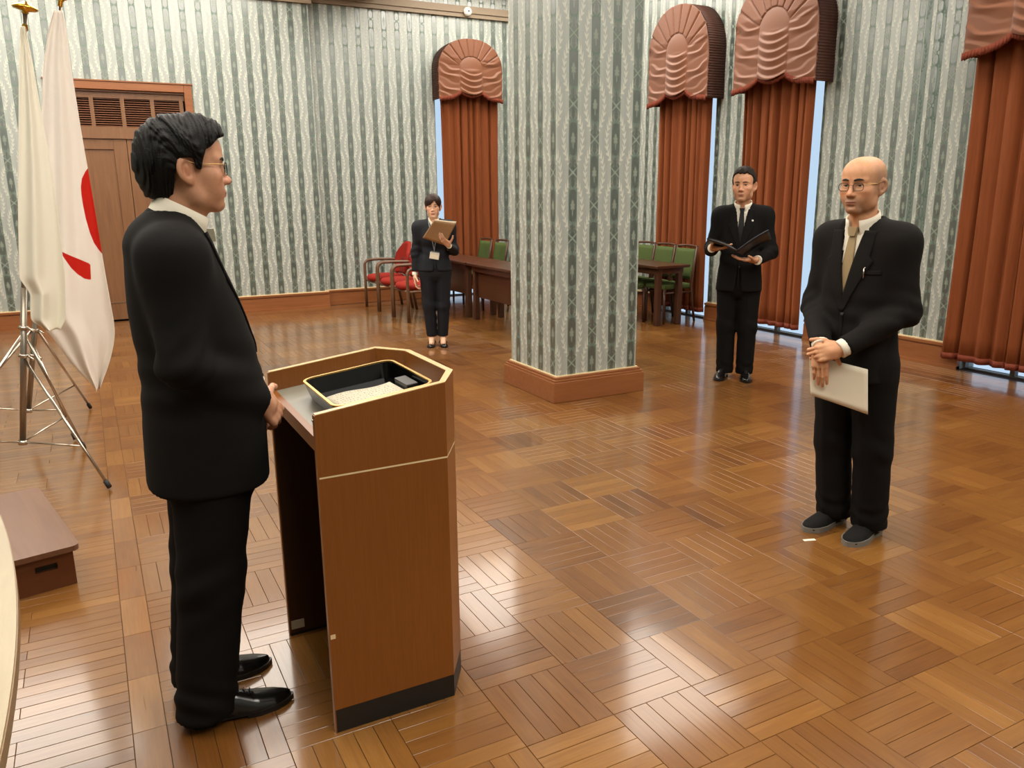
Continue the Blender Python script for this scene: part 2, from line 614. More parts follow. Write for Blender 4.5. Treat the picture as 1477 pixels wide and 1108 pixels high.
    def ball(s, c, r, n=16, mi=0):
        r = r if isinstance(r, (list, tuple)) else (r, r, r)
        vs, fs = [], []
        m = n // 2
        for i in range(m + 1):
            t = math.pi * i / m
            for k in range(n):
                p = 2 * math.pi * k / n
                vs.append((c[0] + r[0] * math.sin(t) * math.cos(p), c[1] + r[1] * math.sin(t) * math.sin(p), c[2] + r[2] * math.cos(t)))
        for i in range(m):
            for k in range(n):
                k2 = (k + 1) % n
                fs.append((i * n + k, (i + 1) * n + k, (i + 1) * n + k2, i * n + k2))
        return s.add(vs, fs, mi, True)

    def mesh(s, name):
        me = bpy.data.meshes.new(name)
        me.from_pydata(s.v, [], s.f)
        me.polygons.foreach_set('material_index', s.mi)
        me.polygons.foreach_set('use_smooth', s.smooth)
        me.update()
        return me

    def build(s, name, m=None, parent=None):
        return link(name, s.mesh(name), parent, m)


def copy_tree(o, parent=None):
    c = o.copy()
    C.objects.link(c)
    if parent is not None:
        c.parent = parent
    for ch in list(o.children):
        copy_tree(ch, c)
    return c
# ------------------------------------------------------------------ the room
XR, YB, YB2, XL, YF = 6.60, 11.12, 11.24, -3.6, -3.2
STEP_X = 2.89

# light panels of the ceiling (the room is lit from above)
PANELS = [(5.2, 9.75, 2.2, 2.2), (5.2, 7.1, 2.2, 2.2), (-1.2, 9.6, 2.4, 2.2), (1.5, 9.6, 2.2, 2.2), (1.5, 7.0, 2.2, 2.0), (-1.2, 7.0, 2.4, 2.0),
          (1.2, 2.9, 2.2, 2.2), (-1.6, 2.6, 2.2, 2.2), (5.2, 3.0, 2.0, 2.2), (1.2, -0.8, 2.4, 2.4), (5.0, -0.6, 2.2, 2.4)]  # last five are unseen, added as fill for lectern and faces
m_panel = mat('light_diffuser', (1, 1, 1, 1), 0.6, emit=PANEL_COL + (1,), es=PANEL_EMIT)
m_panel_near = mat('fill_diffuser', (1, 1, 1, 1), 0.6, emit=PANEL_COL + (1,), es=PANEL_NEAR)
WHERE = ['over the tables beside the curtained corner', 'beside the pillar on the window side', 'over the ivory flag and striped wall', 'in front of the double door',
         'over the open floor between pillar and door', 'over the flag stands', 'over the lectern, added as fill', 'over the pale table, added as fill',
         'over the man holding white paper, added as fill', 'behind the camera, added as fill', 'behind the viewpoint on the window side, added as fill']
for (x, y, sx, sy), wh in zip(PANELS, WHERE):
    t = empty('ceiling_light', 'flat luminous ceiling panel ' + wh, 'ceiling light', (x, y, CEIL_Z))
    b = MB()
    for s in (-1, 1):
        b.box((s * sx / 2 - 0.03, -sy / 2 - 0.03, -0.05), (s * sx / 2 + 0.03, sy / 2 + 0.03, 0.0))
        b.box((-sx / 2 + 0.03, s * sy / 2 - 0.03, -0.05), (sx / 2 - 0.03, s * sy / 2 + 0.03, 0.0))
    b.build('frame', 'white', t)
    d = MB().box((-sx / 2 + 0.03, -sy / 2 + 0.03, -0.03), (sx / 2 - 0.03, sy / 2 - 0.03, -0.01)).build('diffuser', None, t)
    d.data.materials.append(m_panel if y > 5 else m_panel_near)

struct(MB().box((XL - 0.2, YF - 0.2, CEIL_Z), (XR + 0.4, YB2 + 0.4, CEIL_Z + 0.15)).build('ceiling', 'white'))


def wall_with_openings(name, m, axis, lo, hi, p0, p1, z1, openings):
    """axis 'x': wall runs along x between lo,hi and occupies y p0..p1"""
    b = MB()

    def bx(a0, a1, z0, zt):
        if a1 - a0 < 1e-4:
            return
        if axis == 'x':
            b.box((a0, p0, z0), (a1, p1, zt))
        else:
            b.box((p0, a0, z0), (p1, a1, zt))
    cur = lo
    for (a, c, z0, zt) in sorted(openings):
        bx(cur, a, 0, z1)
        bx(a, c, zt, z1)
        if z0 > 0:
            bx(a, c, 0, z0)
        cur = c
    bx(cur, hi, 0, z1)
    return struct(b.build(name, m))


DOOR = (-0.13, 1.28)
wall_with_openings('wall_back', 'wall_back', 'x', XL, STEP_X, YB, YB + 0.3, CEIL_Z, [(DOOR[0], DOOR[1], 0.0, 2.77)])
W_BACK = (4.675, 5.60)
wall_with_openings('wall_back_recessed', 'wall_back', 'x', STEP_X, XR + 0.2, YB2, YB2 + 0.2, CEIL_Z, [(W_BACK[0], W_BACK[1], 0.0, 3.2)])
W_RIGHT = [(7.46, 8.33), (5.915, 6.85), (3.35, 4.20)]
wall_with_openings('wall_right', 'wall_side', 'y', YF, YB2, XR, XR + 0.2, CEIL_Z, [(a, b, 0.0, 3.0) for a, b in W_RIGHT])
struct(MB().box((XL - 0.15, YF, 0), (XL, YB, CEIL_Z)).build('wall_left', 'wall_side'))
struct(MB().box((XL, YF - 0.15, 0), (XR, YF, CEIL_Z)).build('wall_front', 'wall_back'))

# pillar
PX0, PX1, PY0, PY1 = 2.992, 3.715, 4.995, 5.715
pil = MB().box((PX0, PY0, 0.0), (PX1, PY1, CEIL_Z)).build('pillar', 'wall_pillar')
struct(pil)
b = MB()
for (o, z0, z1) in ((0.050, 0.0, 0.155), (0.040, 0.155, 0.172), (0.028, 0.172, 0.190)):
    b.box((PX0 - o, PY0 - o, z0), (PX1 + o, PY1 + o, z1), bev=0.004)
b.build('plinth', 'trim_wood', pil)
b = MB()
for (o, z0, z1) in ((0.012, 0.190, 0.197),):
    b.box((PX0 - o, PY0 - o, z0), (PX1 + o, PY1 + o, z1))
b.build('plinth_bead', 'cream_edge', pil)

# beam from pillar to the back wall and cornices
struct(MB().box((2.93, PY1, 4.10), (3.86, YB2, CEIL_Z)).box((2.93, YF, 4.10), (3.86, PY0, CEIL_Z)).build('trim_1', 'beam'))
b = MB().box((XL, YB - 0.05, 3.93), (STEP_X + 0.04, YB, 4.02)).box((XL, YB - 0.09, 4.02), (STEP_X + 0.08, YB, 4.14))
struct(b.build('trim_2', 'cornice'))
b = MB().box((STEP_X, YB2 - 0.05, 3.975), (XR, YB2, 4.03)).box((STEP_X, YB2 - 0.07, 4.03), (XR, YB2, 4.12))
struct(b.build('trim_3', 'cornice'))
b = MB().box((XR - 0.05, YF, 3.975), (XR, YB2 - 0.07, 4.03)).box((XR - 0.07, YF, 4.03), (XR, YB2 - 0.07, 4.12))
struct(b.build('trim_4', 'cornice'))


def baseboard(name, axis, a, c, face, sgn, m):
    """runs a..c ; face = wall plane, protrudes towards sgn"""
    b = MB()
    for (t, z0, z1, mi) in ((0.040, 0.0, 0.165, 0), (0.052, 0.0, 0.025, 0), (0.032, 0.165, 0.185, 0), (0.046, 0.185, 0.208, 0), (0.016, 0.208, 0.218, 1)):
        p, q = sorted((face, face + sgn * t))
        if axis == 'x':
            b.box((a, p, z0), (c, q, z1), mi)
        else:
            b.box((p, a, z0), (q, c, z1), mi)
    return struct(b.build(name, [m, 'cream_edge']))


baseboard('baseboard_back', 'x', DOOR[1] + 0.095, STEP_X + 0.04, YB, -1, 'trim_wood')
baseboard('baseboard_back_left', 'x', XL, DOOR[0] - 0.095, YB, -1, 'trim_wood')
baseboard('baseboard_recess', 'x', STEP_X, W_BACK[0], YB2, -1, 'trim_wood')
baseboard('baseboard_corner', 'x', W_BACK[1], XR, YB2, -1, 'trim_wood')
prev = YB2 - 0.05
for i, (a, c) in enumerate(sorted(W_RIGHT, reverse=True)):
    baseboard('baseboard_right', 'y', c, prev, XR, -1, 'trim_wood_y')
    prev = a
baseboard('baseboard_right', 'y', YF, prev, XR, -1, 'trim_wood_y')


# windows : frame, mullions, panes
def window(name, axis, a, c, p0, p1, z0, z1):
    b = MB()

    def bx(u0, u1, zz0, zz1, q0, q1, bb=b):
        if axis == 'x':
            bb.box((u0, q0, zz0), (u1, q1, zz1))
        else:
            bb.box((q0, u0, zz0), (q1, u1, zz1))
    w = 0.02
    bx(a, a + w, z0, z1, p0, p1)
    bx(c - w, c, z0, z1, p0, p1)
    bx(a + w, c - w, z0, z0 + 0.012, p0, p1)
    bx(a + w, c - w, z1 - 0.05, z1, p0, p1)
    mid = (a + c) / 2
    bx(mid - 0.02, mid + 0.02, z0 + 0.012, z1 - 0.05, p0, p1)
    o = struct(b.build(name, 'frame_paint'))
    for (u0, u1) in ((a + w, mid - 0.02), (mid + 0.02, c - w)):
        g = MB()
        bx(u0, u1, z0 + 0.012, z1 - 0.05, (p0 + p1) / 2 - 0.003, (p0 + p1) / 2 + 0.003, g)
        po = g.build('pane', None, o)
        po.data.materials.append(M_GLASS)
    return o


M_GLASS = bpy.data.materials.new('window_glass')
M_GLASS.use_nodes = True
_nt = M_GLASS.node_tree
_nt.nodes.remove(_nt.nodes['Principled BSDF'])
_t = _nt.nodes.new('ShaderNodeBsdfTransparent')
_t.inputs[0].default_value = (0.94, 0.97, 0.97, 1)
_g = _nt.nodes.new('ShaderNodeBsdfGlossy')
_g.inputs['Roughness'].default_value = 0.03
_mx = _nt.nodes.new('ShaderNodeMixShader')
_mx.inputs[0].default_value = 0.05
_nt.links.new(_t.outputs[0], _mx.inputs[1])
_nt.links.new(_g.outputs[0], _mx.inputs[2])
_nt.links.new(_mx.outputs[0], _nt.nodes['Material Output'].inputs[0])

window('window_1', 'x', W_BACK[0], W_BACK[1], YB2 + 0.05, YB2 + 0.10, 0.002, 3.2)
for i, (a, c) in enumerate(W_RIGHT):
    window('window_%d' % (i + 2), 'y', a, c, XR + 0.05, XR + 0.10, 0.002, 3.0)

# ------------------------------------------------------------------ double door with louvred transom
dr = struct(empty('door_1', loc=(0, YB, 0)))
b = MB()
fo = (-0.225, 1.372, 2.862)
for (x0, x1, z0, z1) in ((fo[0], DOOR[0], 0, fo[2]), (DOOR[1], fo[1], 0, fo[2]), (DOOR[0], DOOR[1], 2.77, fo[2])):
    b.box((x0, -0.035, z0), (x1, 0.28, z1), bev=0.006)
b.box((fo[0] - 0.015, -0.045, fo[2]), (fo[1] + 0.015, 0.05, fo[2] + 0.014))
b.build('door_frame', 'trim_wood', dr)
b = MB()
zt0, zt1 = 2.215, 2.77
b.box((DOOR[0], 0.03, zt0), (DOOR[1], 0.10, zt0 + 0.135)).box((DOOR[0], 0.03, zt1 - 0.09), (DOOR[1], 0.10, zt1))
b.box((DOOR[0], 0.0, zt1 - 0.02), (DOOR[1], 0.03, zt1))
nx = 4
wm = 0.045
inner = (DOOR[1] - DOOR[0] - 0.08)
cw = inner / nx
for k in range(nx + 1):
    xc = DOOR[0] + 0.04 + k * cw
    b.box((xc - wm / 2, 0.03, zt0 + 0.135), (xc + wm / 2, 0.10, zt1 - 0.09))
b.build('transom_frame', 'door_wood', dr)
MB().box((DOOR[0] - 0.05, 0.29, 0), (DOOR[1] + 0.05, 0.32, 2.85)).build('door_light_stop', 'black', dr)  # unseen board added behind the door, stops outside light in its gaps
for k in range(nx):
    s = MB()
    x0 = DOOR[0] + 0.04 + k * cw + wm / 2
    x1 = x0 + cw - wm
    z = zt0 + 0.14
    while z < zt1 - 0.1:
        s.add([(x0, 0.045, z), (x1, 0.045, z), (x1, 0.09, z + 0.014), (x0, 0.09, z + 0.014),
               (x0, 0.045, z + 0.006), (x1, 0.045, z + 0.006), (x1, 0.09, z + 0.020), (x0, 0.09, z + 0.020)],
              [(0, 3, 2, 1), (4, 5, 6, 7), (0, 1, 5, 4), (1, 2, 6, 5), (2, 3, 7, 6), (3, 0, 4, 7)])
        z += 0.026
        s.box((x0, 0.096, zt0 + 0.135), (x1, 0.102, zt1 - 0.09))
    o = s.build('louvre', 'louvre', dr)
    o['kind'] = 'stuff'
mx_ = (DOOR[0] + DOOR[1]) / 2
for (x0, x1, sd) in ((DOOR[0] + 0.004, mx_ - 0.003, -1), (mx_ + 0.003, DOOR[1] - 0.004, 1)):
    b = MB()
    st = 0.145
    b.box((x0, 0.05, 0.02), (x0 + st, 0.10, zt0 - 0.005), bev=0.003).box((x1 - st, 0.05, 0.02), (x1, 0.10, zt0 - 0.005), bev=0.003)
    b.box((x0 + st, 0.05, zt0 - 0.125), (x1 - st, 0.10, zt0 - 0.005), bev=0.003)
    b.box((x0 + st, 0.05, 0.02), (x1 - st, 0.10, 0.24), bev=0.003)
    leaf = b.build('door_leaf', 'door_wood', dr)
    MB().box((x0 + st, 0.068, 0.24), (x1 - st, 0.085, zt0 - 0.125)).build('door_panel', 'door_wood', leaf)
    MB().box((x0, 0.044, 0.232), (x1, 0.052, 0.24)).build('kick_strip', 'chrome', leaf)
    kx = mx_ + sd * 0.055
    MB().lathe([(0.0, 0.0), (0.022, 0.0), (0.02, 0.008), (0.009, 0.012), (0.009, 0.03), (0.022, 0.036), (0.026, 0.046), (0.02, 0.056), (0.0, 0.059)],
               (kx, 0.05, 1.02), 16, axis=(0, -1, 0)).build('door_knob', 'chrome', leaf)

# ------------------------------------------------------------------ parquet floor
fl = struct(MB().box((XL, YF, -0.12), (XR + 0.2, YB2 + 0.2, -0.0035)).build('floor', 'subfloor'))
GX, GY, S = 1.242, 2.631, 0.30
GAP = 0.0007


def plank_geo(x0, y0, x1, y1, rng):
    g = GAP
    x0 += g; y0 += g; x1 -= g; y1 -= g
    t = 0.0009
    zs = [rng.uniform(-0.00022, 0.00022) for _ in range(3)]
    a, bq, cq = zs
    z = lambda u, w: a + bq * (u - 0.5) + cq * (w - 0.5)
    lo = -0.010
    vs = [(x0, y0, lo), (x1, y0, lo), (x1, y1, lo), (x0, y1, lo),
          (x0, y0, z(0, 0) - t), (x1, y0, z(1, 0) - t), (x1, y1, z(1, 1) - t), (x0, y1, z(0, 1) - t),
          (x0 + t, y0 + t, z(0, 0)), (x1 - t, y0 + t, z(1, 0)), (x1 - t, y1 - t, z(1, 1)), (x0 + t, y1 - t, z(0, 1))]
    fs = []
    for k in range(4):
        k2 = (k + 1) % 4
        fs.append((k, k2, 4 + k2, 4 + k))
        fs.append((4 + k, 4 + k2, 8 + k2, 8 + k))
    fs.append((8, 9, 10, 11))
    return vs, fs


rng = random.Random(3)
PL = []     # (x0,y0,x1,y1,along_x, dark)
y = -10
for iy in range(-27, 7):
    for ix in range(-4, 16):
        bx0, by0 = GX + ix * S, GY - (iy + 1) * S
        if by0 < 0.7 or by0 + S > 10.74:
            continue
        along_y = (ix + iy) % 2 == 1
        base = rng.gauss(0.46, 0.15)
        for k in range(5):
            w = S / 5
            if along_y:
                PL.append((bx0 + k * w, by0, bx0 + (k + 1) * w, by0 + S, False, base + rng.gauss(0, 0.09)))
            else:
                PL.append((bx0, by0 + k * w, bx0 + S, by0 + (k + 1) * w, True, base + rng.gauss(0, 0.09)))
X0 = GX - 4 * S
yy = GY - 7 * S
while yy < 10.7:             # narrow strip, then boards laid across the room
    PL.append((X0 - 0.092, yy, X0, yy + S, False, rng.gauss(0.5, 0.15)))
    yy += S
row = 0
yy = GY - 7 * S
while yy < 10.7:
    xx = X0 - 0.092
    first = True
    while xx > -2.6:
        L = rng.choice((0.3, 0.45, 0.6)) if first else 0.6
        first = False
        PL.append((xx - L, yy, xx, yy + 0.06, True, rng.gauss(0.5, 0.15)))
        xx -= L
    yy += 0.06
XE = GX + 16 * S             # right border
yy = 0.8
while yy < 10.6:
    L = 0.9
    for k in range(2):
        PL.append((XE + k * 0.12, yy + k * 0.3, XE + (k + 1) * 0.12, min(yy + k * 0.3 + L, 10.72), False, rng.gauss(0.08, 0.06)))
    for k in range(4):
        PL.append((XE + 0.24 + k * 0.07, yy + k * 0.2, XE + 0.24 + (k + 1) * 0.07, yy + k * 0.2 + L, False, rng.gauss(0.45, 0.12)))
    yy += L
xx = X0 - 2
while xx < 6.5:
    for k in range(3):
        PL.append((xx + k * 0.3, 10.74 + k * 0.13, xx + k * 0.3 + 0.9, 10.74 + (k + 1) * 0.13, True, rng.gauss(0.1 if k == 0 else 0.4, 0.06)))
    xx += 0.9

inv = cam_o.matrix_world.inverted()
FX = 28.041 / 36.0


def in_view(p):
    q = inv @ Vector(p)
    if q.z > -0.1:
        return None
    u, v = q.x / -q.z * FX, q.y / -q.z * FX
    if abs(u) < 0.5 and abs(v) < 0.375 * 1.0004:
        return -q.z
    return None


score = []
for i, p in enumerate(PL):
    d = in_view(((p[0] + p[2]) / 2, (p[1] + p[3]) / 2, 0))
    if d is not None:
        # the strip under the lectern shows nothing
        score.append((d, i))
score.sort()
near = set(i for d, i in score[:295])


def plank_mesh(name, items):
    vs, fs, uvs, tint = [], [], [], []
    for (x0, y0, x1, y1, ax, t) in items:
        v, f = plank_geo(x0, y0, x1, y1, rng)
        o = len(vs)
        vs += v
        ou, ov = rng.uniform(0, 50), rng.uniform(0, 50)
        loc = [((q[0] - x0) + ou, (q[1] - y0) + ov) if ax else ((q[1] - y0) + ou, (q[0] - x0) + ov) for q in v]
        for face in f:
            fs.append([k + o for k in face])
            uvs += [loc[k] for k in face]
        tint += [min(max(t, 0.0), 1.0)] * len(v)
    me = bpy.data.meshes.new(name)
    me.from_pydata(vs, [], fs)
    ul = me.uv_layers.new(name='UVMap')
    ul.data.foreach_set('uv', np.array(uvs, 'f').ravel())
    at = me.attributes.new('tint', 'FLOAT', 'POINT')
    at.data.foreach_set('value', np.array(tint, 'f'))
    me.update()
    return me


for i in sorted(near):
    link('plank', plank_mesh('plank', [PL[i]]), fl, 'plank')
far = link('plank_field', plank_mesh('plank_field', [p for i, p in enumerate(PL) if i not in near]), fl, 'plank')
far['kind'] = 'stuff'


# ------------------------------------------------------------------ curtains and valances
def curtain(name, w, z0, z1, label, loc, rz, seed):
    """local: x across, -y towards the room"""
    r = random.Random(seed)
    n = 190
    ph = [r.uniform(0, 6.28) for _ in range(4)]
    nf = int(w / 0.115)
    G = []
    for i in range(n + 1):
        s = i / n
        col = []
        for j in range(15):
            t = j / 14
            fl_ = 0.8 + 0.2 * t
            q = s * nf * 2 * math.pi + 1.5 * math.sin(s * 7 + ph[0]) + 0.25 * math.sin(t * 3 + s * 20)
            d = math.sin(q) * 0.036 + math.sin(q * 0.5 + ph[1]) * 0.012 + math.sin(q * 2.0 + ph[2] + 2 * math.sin(s * 13)) * 0.012
            if math.sin(q) < 0:
                d *= 0.8
            x = (s - 0.5) * w * (1.0 - 0.03 * math.sin(t * 3.1)) + 0.012 * math.cos(q)
            col.append((x, d * fl_, z0 + t * (z1 - z0)))
        G.append(col)
    t = empty(name, label, 'curtain', loc, rz, 'rust velvet curtains')
    MB().sheet(G, 0.006, normal=(0, -1, 0)).build('drape', 'curtain', t)
    G2 = [[(c[0][0], c[0][1] - 0.003, z0 - 0.004), (c[0][0], c[0][1] - 0.003, z0 + 0.05)] for c in G]
    MB().sheet(G2, 0.012, normal=(0, -1, 0)).build('hem', 'fringe', t)
    return t


def valance(w, h, depth, label, loc, rz):
    """local: x across centred, front at y=-depth, wall at y=0, z up from the lowest hem"""
    t = empty('valance', label, 'valance', loc, rz, 'arched rust valances')
    hw = w / 2
    rz_ = h * 0.50                       # height of the arch
    zs = h - rz_

    def top(x):
        return zs + rz_ * math.sqrt(max(0.0, 1 - abs(x / hw) ** 2.25))

    # centre of the sunburst
    cz, cw, ch = h * 0.545, hw * 0.355, h * 0.17

    def bottom(x):
        a = abs(x) / hw
        if a > 0.33:
            q = (a - 0.33) / 0.67
            return 0.055 - 0.055 * q + 0.05 * (1 - math.sin(math.pi * min(1, q * 1.0))) * (1 - q)
        return 0.11 - 0.045 * math.cos(a / 0.33 * math.pi / 2)

    n, m = 140, 120
    fold = lambda q: (q / 0.72) ** 1.2 if q < 0.72 else max(0.0, 1 - (q - 0.72) / 0.28) ** 0.8
    G = []
    for i in range(n + 1):
        x = -hw + w * i / n
        zb, zt = bottom(x), max(top(x), bottom(x) + 0.02)
        col = []
        for j in range(m + 1):
            z = zb + (zt - zb) * j / m
            dx, dz = x / hw, (z - cz)
            ex, ez = x / cw, (z - cz) / ch
            inner = math.hypot(ex, ez) if z > cz else abs(ex)
            d = 0.012 * (1 - (x / hw) ** 2)
            if inner > 1:
                ang = math.atan2(z - cz + 0.10, x) if z > cz - 0.1 else 0
                if z > cz + 0.02:
                    k = ang * 11 / math.pi
                    fr = k - math.floor(k)
                    d += 0.016 * min(1.0, math.sin(fr * math.pi) * 3.0) * min(1, (z - cz) / 0.1)
                if z < cz + 0.14:
                    side = (abs(x) - cw) / (hw - cw)
                    sag = (z + 0.030 * math.sin(math.pi * side) - 0.10 * (side - 0.5) + 0.012 * math.sin(z * 31 + side * 4 + (2 if x > 0 else 0))) / 0.094
                    fr = sag - math.floor(sag)
                    d += 0.019 * fold(fr) * min(1, (cz + 0.14 - z) / 0.12) * (0.35 + 0.65 * math.sin(math.pi * min(max(side, 0), 1)) ** 0.5) * (0.7 + 0.5 * math.sin(math.floor(sag) * 2.3 + (1.7 if x > 0 else 0)))
            else:
                d += 0.022 * math.sqrt(max(0, 1 - min(1, inner) ** 2))
                if z < cz - 0.03:
                    sag = (z + 0.060 * (1 - ex * ex) + 0.016 * ex) / 0.082
                    fr = sag - math.floor(sag)
                    d += 0.022 * fold(fr) * (0.4 + 0.6 * (1 - ex * ex)) * min(1, (cz - 0.03 - z) / 0.05)
            col.append((x, -depth - d, z))
        G.append(col)
    MB().sheet(G, 0.008, normal=(0, -1, 0)).build('front_drape', 'valance', t)
    # ribbed return that follows the arch back to the wall
    P = []
    for j in range(24):
        P.append((-hw, zs * j / 24))
    for j in range(61):
        a = math.pi * (1 - j / 60)
        c, s_ = math.cos(a), math.sin(a)
        x = math.copysign(abs(c) ** (2 / 2.25), c) * hw
        P.append((x, top(x) if abs(x) < hw - 1e-6 else zs))
    for j in range(24):
        P.append((hw, zs * (1 - (j + 1) / 24)))
    # resample finely for the ribs
    P = np.array(P)
    L = np.concatenate([[0], np.cumsum(np.linalg.norm(np.diff(P, axis=0), axis=1))])
    N = int(L[-1] / 0.0055)
    q = np.linspace(0, L[-1], N)
    xs, zz = np.interp(q, L, P[:, 0]), np.interp(q, L, P[:, 1])
    nx_, nz_ = -np.gradient(zz), np.gradient(xs)
    ln = np.hypot(nx_, nz_)
    rib = 0.0075 * np.abs(np.sin(q * math.pi / 0.027)) - 0.006
    G = []
    for i in range(N):
        col = []
        for y_ in (-depth + 0.002, -depth * 0.5, -0.002):
            col.append((xs[i] + nx_[i] / ln[i] * rib[i], y_, zz[i] + nz_[i] / ln[i] * rib[i]))
        G.append(col)
    MB().sheet(G, 0.006).build('ribbed_side', 'valance_side', t)
    # fringe
    G = []
    for i in range(n + 1):
        x = -hw + w * i / n
        zb = bottom(x)
        d = -depth - 0.02 - 0.006 * math.sin(i * 1.9)
        G.append([(x, d, zb - 0.035 - 0.006 * math.sin(i * 2.7)), (x, d - 0.002, zb + 0.022)])
    MB().sheet(G, 0.01, normal=(0, -1, 0)).build('fringe', 'fringe', t)
    return t


R90 = -math.pi / 2
for (yc, w, where, seed) in ((7.88, 1.08, 'on the window behind the green chairs', 1),
                             (6.37, 1.12, 'behind the man with the open folder', 2),
                             (3.75, 1.15, 'cut by the right picture edge', 3)):
    valance(w, 1.06, 0.25, 'arched rust sunburst valance ' + where, (XR - 0.002, yc, 2.55), R90)
    curtain('curtain', 0.95 if seed < 3 else 1.10, 0.10, 2.90, 'rust velvet curtain hanging ' + where, (6.495, (7.925, 6.425, 3.765)[seed - 1], 0), R90, seed)
valance(1.0, 0.82, 0.25, 'arched rust valance on the window behind the woman', (5.14, YB2 - 0.002, 2.83), 0)
curtain('curtain', 0.90, 0.10, 3.15, 'rust velvet curtain hanging behind the woman and red chairs', (5.17, 11.135, 0), 0, 9)

# detector on the cornice
t = empty('smoke_detector', 'small round white detector with a dark eye on the brown cornice', 'detector', (5.19, YB2 - 0.07, 4.045))
MB().lathe([(0.0, 0.0), (0.062, 0.0), (0.062, 0.02), (0.05, 0.045), (0.022, 0.055), (0.0, 0.055)], (0, 0, 0), 28, axis=(0, -1, 0)).build('housing', 'plastic_white', t)
MB().lathe([(0.0, 0.05), (0.013, 0.05), (0.011, 0.062), (0.0, 0.064)], (0, 0, 0), 16, axis=(0, -1, 0)).build('sensor', 'leather_matt', t)
# ------------------------------------------------------------------ lectern
LX0, LX1, LX2, LY0, LY1 = 0.482, 0.857, 0.936, 2.048, 2.668
CH = 0.125                      # chamfer along y
TH = 0.020
lec = empty('lectern', 'wooden lectern with chamfered front, cream inlay line and black plinth, open towards the dark-haired man', 'lectern', ((LX0 + LX2) / 2, (LY0 + LY1) / 2, 0))
ox, oy = lec.location.x, lec.location.y


def LP(pts):
    return [(x - ox, y - oy) for x, y in pts]


def ztop(p):
    return 0.967 + (p[0] + ox - LX0) / (LX1 - LX0) * 0.046 if p[0] + ox < LX1 else 1.013 + (p[0] + ox - LX1) * 0.03


def shell(off, i):
    """outline of the three-sided body, i=0 outer, 1 inner"""
    o = off
    return [(LX0, LY0 + o), (LX1 - o * 0.45, LY0 + o), (LX2 - o, LY0 + CH + o * 0.35), (LX2 - o, LY1 - CH - o * 0.35), (LX1 - o * 0.45, LY1 - o), (LX0, LY1 - o)]


outer, inner = LP(shell(0, 0)), LP(shell(TH, 1))
names = ['side_panel', 'corner_panel', 'front_panel', 'corner_panel', 'side_panel']
for k in range(5):
    quad = [outer[k], outer[k + 1], inner[k + 1], inner[k]]
    pb = MB()
    # below the inlay, above the inlay, groove between
    for (z0, z1, zf) in ((0.075, 0.7875, None), (0.7925, None, ztop)):
        if zf is None:
            pb.prism(quad, z0, z1)
        else:
            pb.prism(quad, z0, 1.0, z1f=zf)
    panel = pb.build(names[k], 'lect', lec)
    MB().prism([outer[k], outer[k + 1], inner[k + 1], inner[k]], 0.7875, 0.7925).build('inlay_line', 'cream_edge', panel)
    e = 0.0012
    capq = [outer[k], outer[k + 1], inner[k + 1], inner[k]]
    MB().prism(capq, 0, 1, z0f=lambda p: ztop(p), z1f=lambda p: ztop(p) + 0.0025).build('top_edge', 'lect_edge', panel)
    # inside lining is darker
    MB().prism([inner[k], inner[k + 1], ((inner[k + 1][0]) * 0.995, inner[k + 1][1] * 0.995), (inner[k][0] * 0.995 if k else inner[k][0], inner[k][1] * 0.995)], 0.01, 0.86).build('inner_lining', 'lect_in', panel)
    pl = 0.002
    MB().prism([outer[k], outer[k + 1], inner[k + 1], inner[k]], 0.0, 0.074).build('plinth', 'black', panel)
# vertical front edging of the two side panels
for y0 in (LY0, LY1 - TH):
    MB().prism(LP([(LX0 - 0.0035, y0), (LX0, y0), (LX0, y0 + TH), (LX0 - 0.0035, y0 + TH)]), 0.002, 0.966).build('edge_band', 'lect', lec)


def zdesk(p):
    return 0.902 + (p[0] + ox - LX0) * 0.12


MB().prism(LP([(LX0 + 0.002, LY0 + TH), (LX1 - 0.012, LY0 + TH), (LX2 - TH, LY0 + CH + 0.01), (LX2 - TH, LY1 - CH - 0.01), (LX1 - 0.012, LY1 - TH), (LX0 + 0.002, LY1 - TH)]),
           0, 1, z0f=lambda p: zdesk(p) - 0.018, z1f=zdesk).build('desk_top', 'desk_grey', lec)
MB().prism(LP([(LX0 - 0.002, LY0 + TH), (LX0 + 0.018, LY0 + TH), (LX0 + 0.018, LY1 - TH), (LX0 - 0.002, LY1 - TH)]), 0.862, 0.9, z1f=lambda p: zdesk(p) + 0.001).build('desk_edge', 'lect', lec)
MB().box((0.478 - ox, LY1 - TH - 0.003, 0.040), (0.478 - ox, LY1, 0.07))
MB().box((LX0 + 0.004 - ox, LY1 - TH - 0.0035 - oy, 0.025), (LX0 + 0.05 - ox, LY1 - TH + 0.001 - oy, 0.058)).build('sticker', 'sticker', lec)
MB().box((LX0 - 0.0005 - ox, LY0 - 0.0008 - oy, 0.305), (LX0 + 0.014 - ox, LY0 + 0.002 - oy, 0.319)).build('corner_sticker', 'cream_edge', lec)
MB().lathe([(0.0, 0), (0.004, 0), (0.004, 0.004), (0.0, 0.005)], (LX0 - 0.003 - ox, LY0 + 0.010 - oy, 0.952), 10, axis=(-1, 0, 0)).build('hook', 'chrome', lec)

# tray on the lectern
tr = empty('tray', 'black lacquer tray with rounded corners and gold rim lying on the lectern', 'tray', (0.703, 2.285, 0))
tr.location.z = 0.902 + (0.703 - LX0) * 0.12
tr.rotation_euler = (0, -math.atan(0.12), 0)


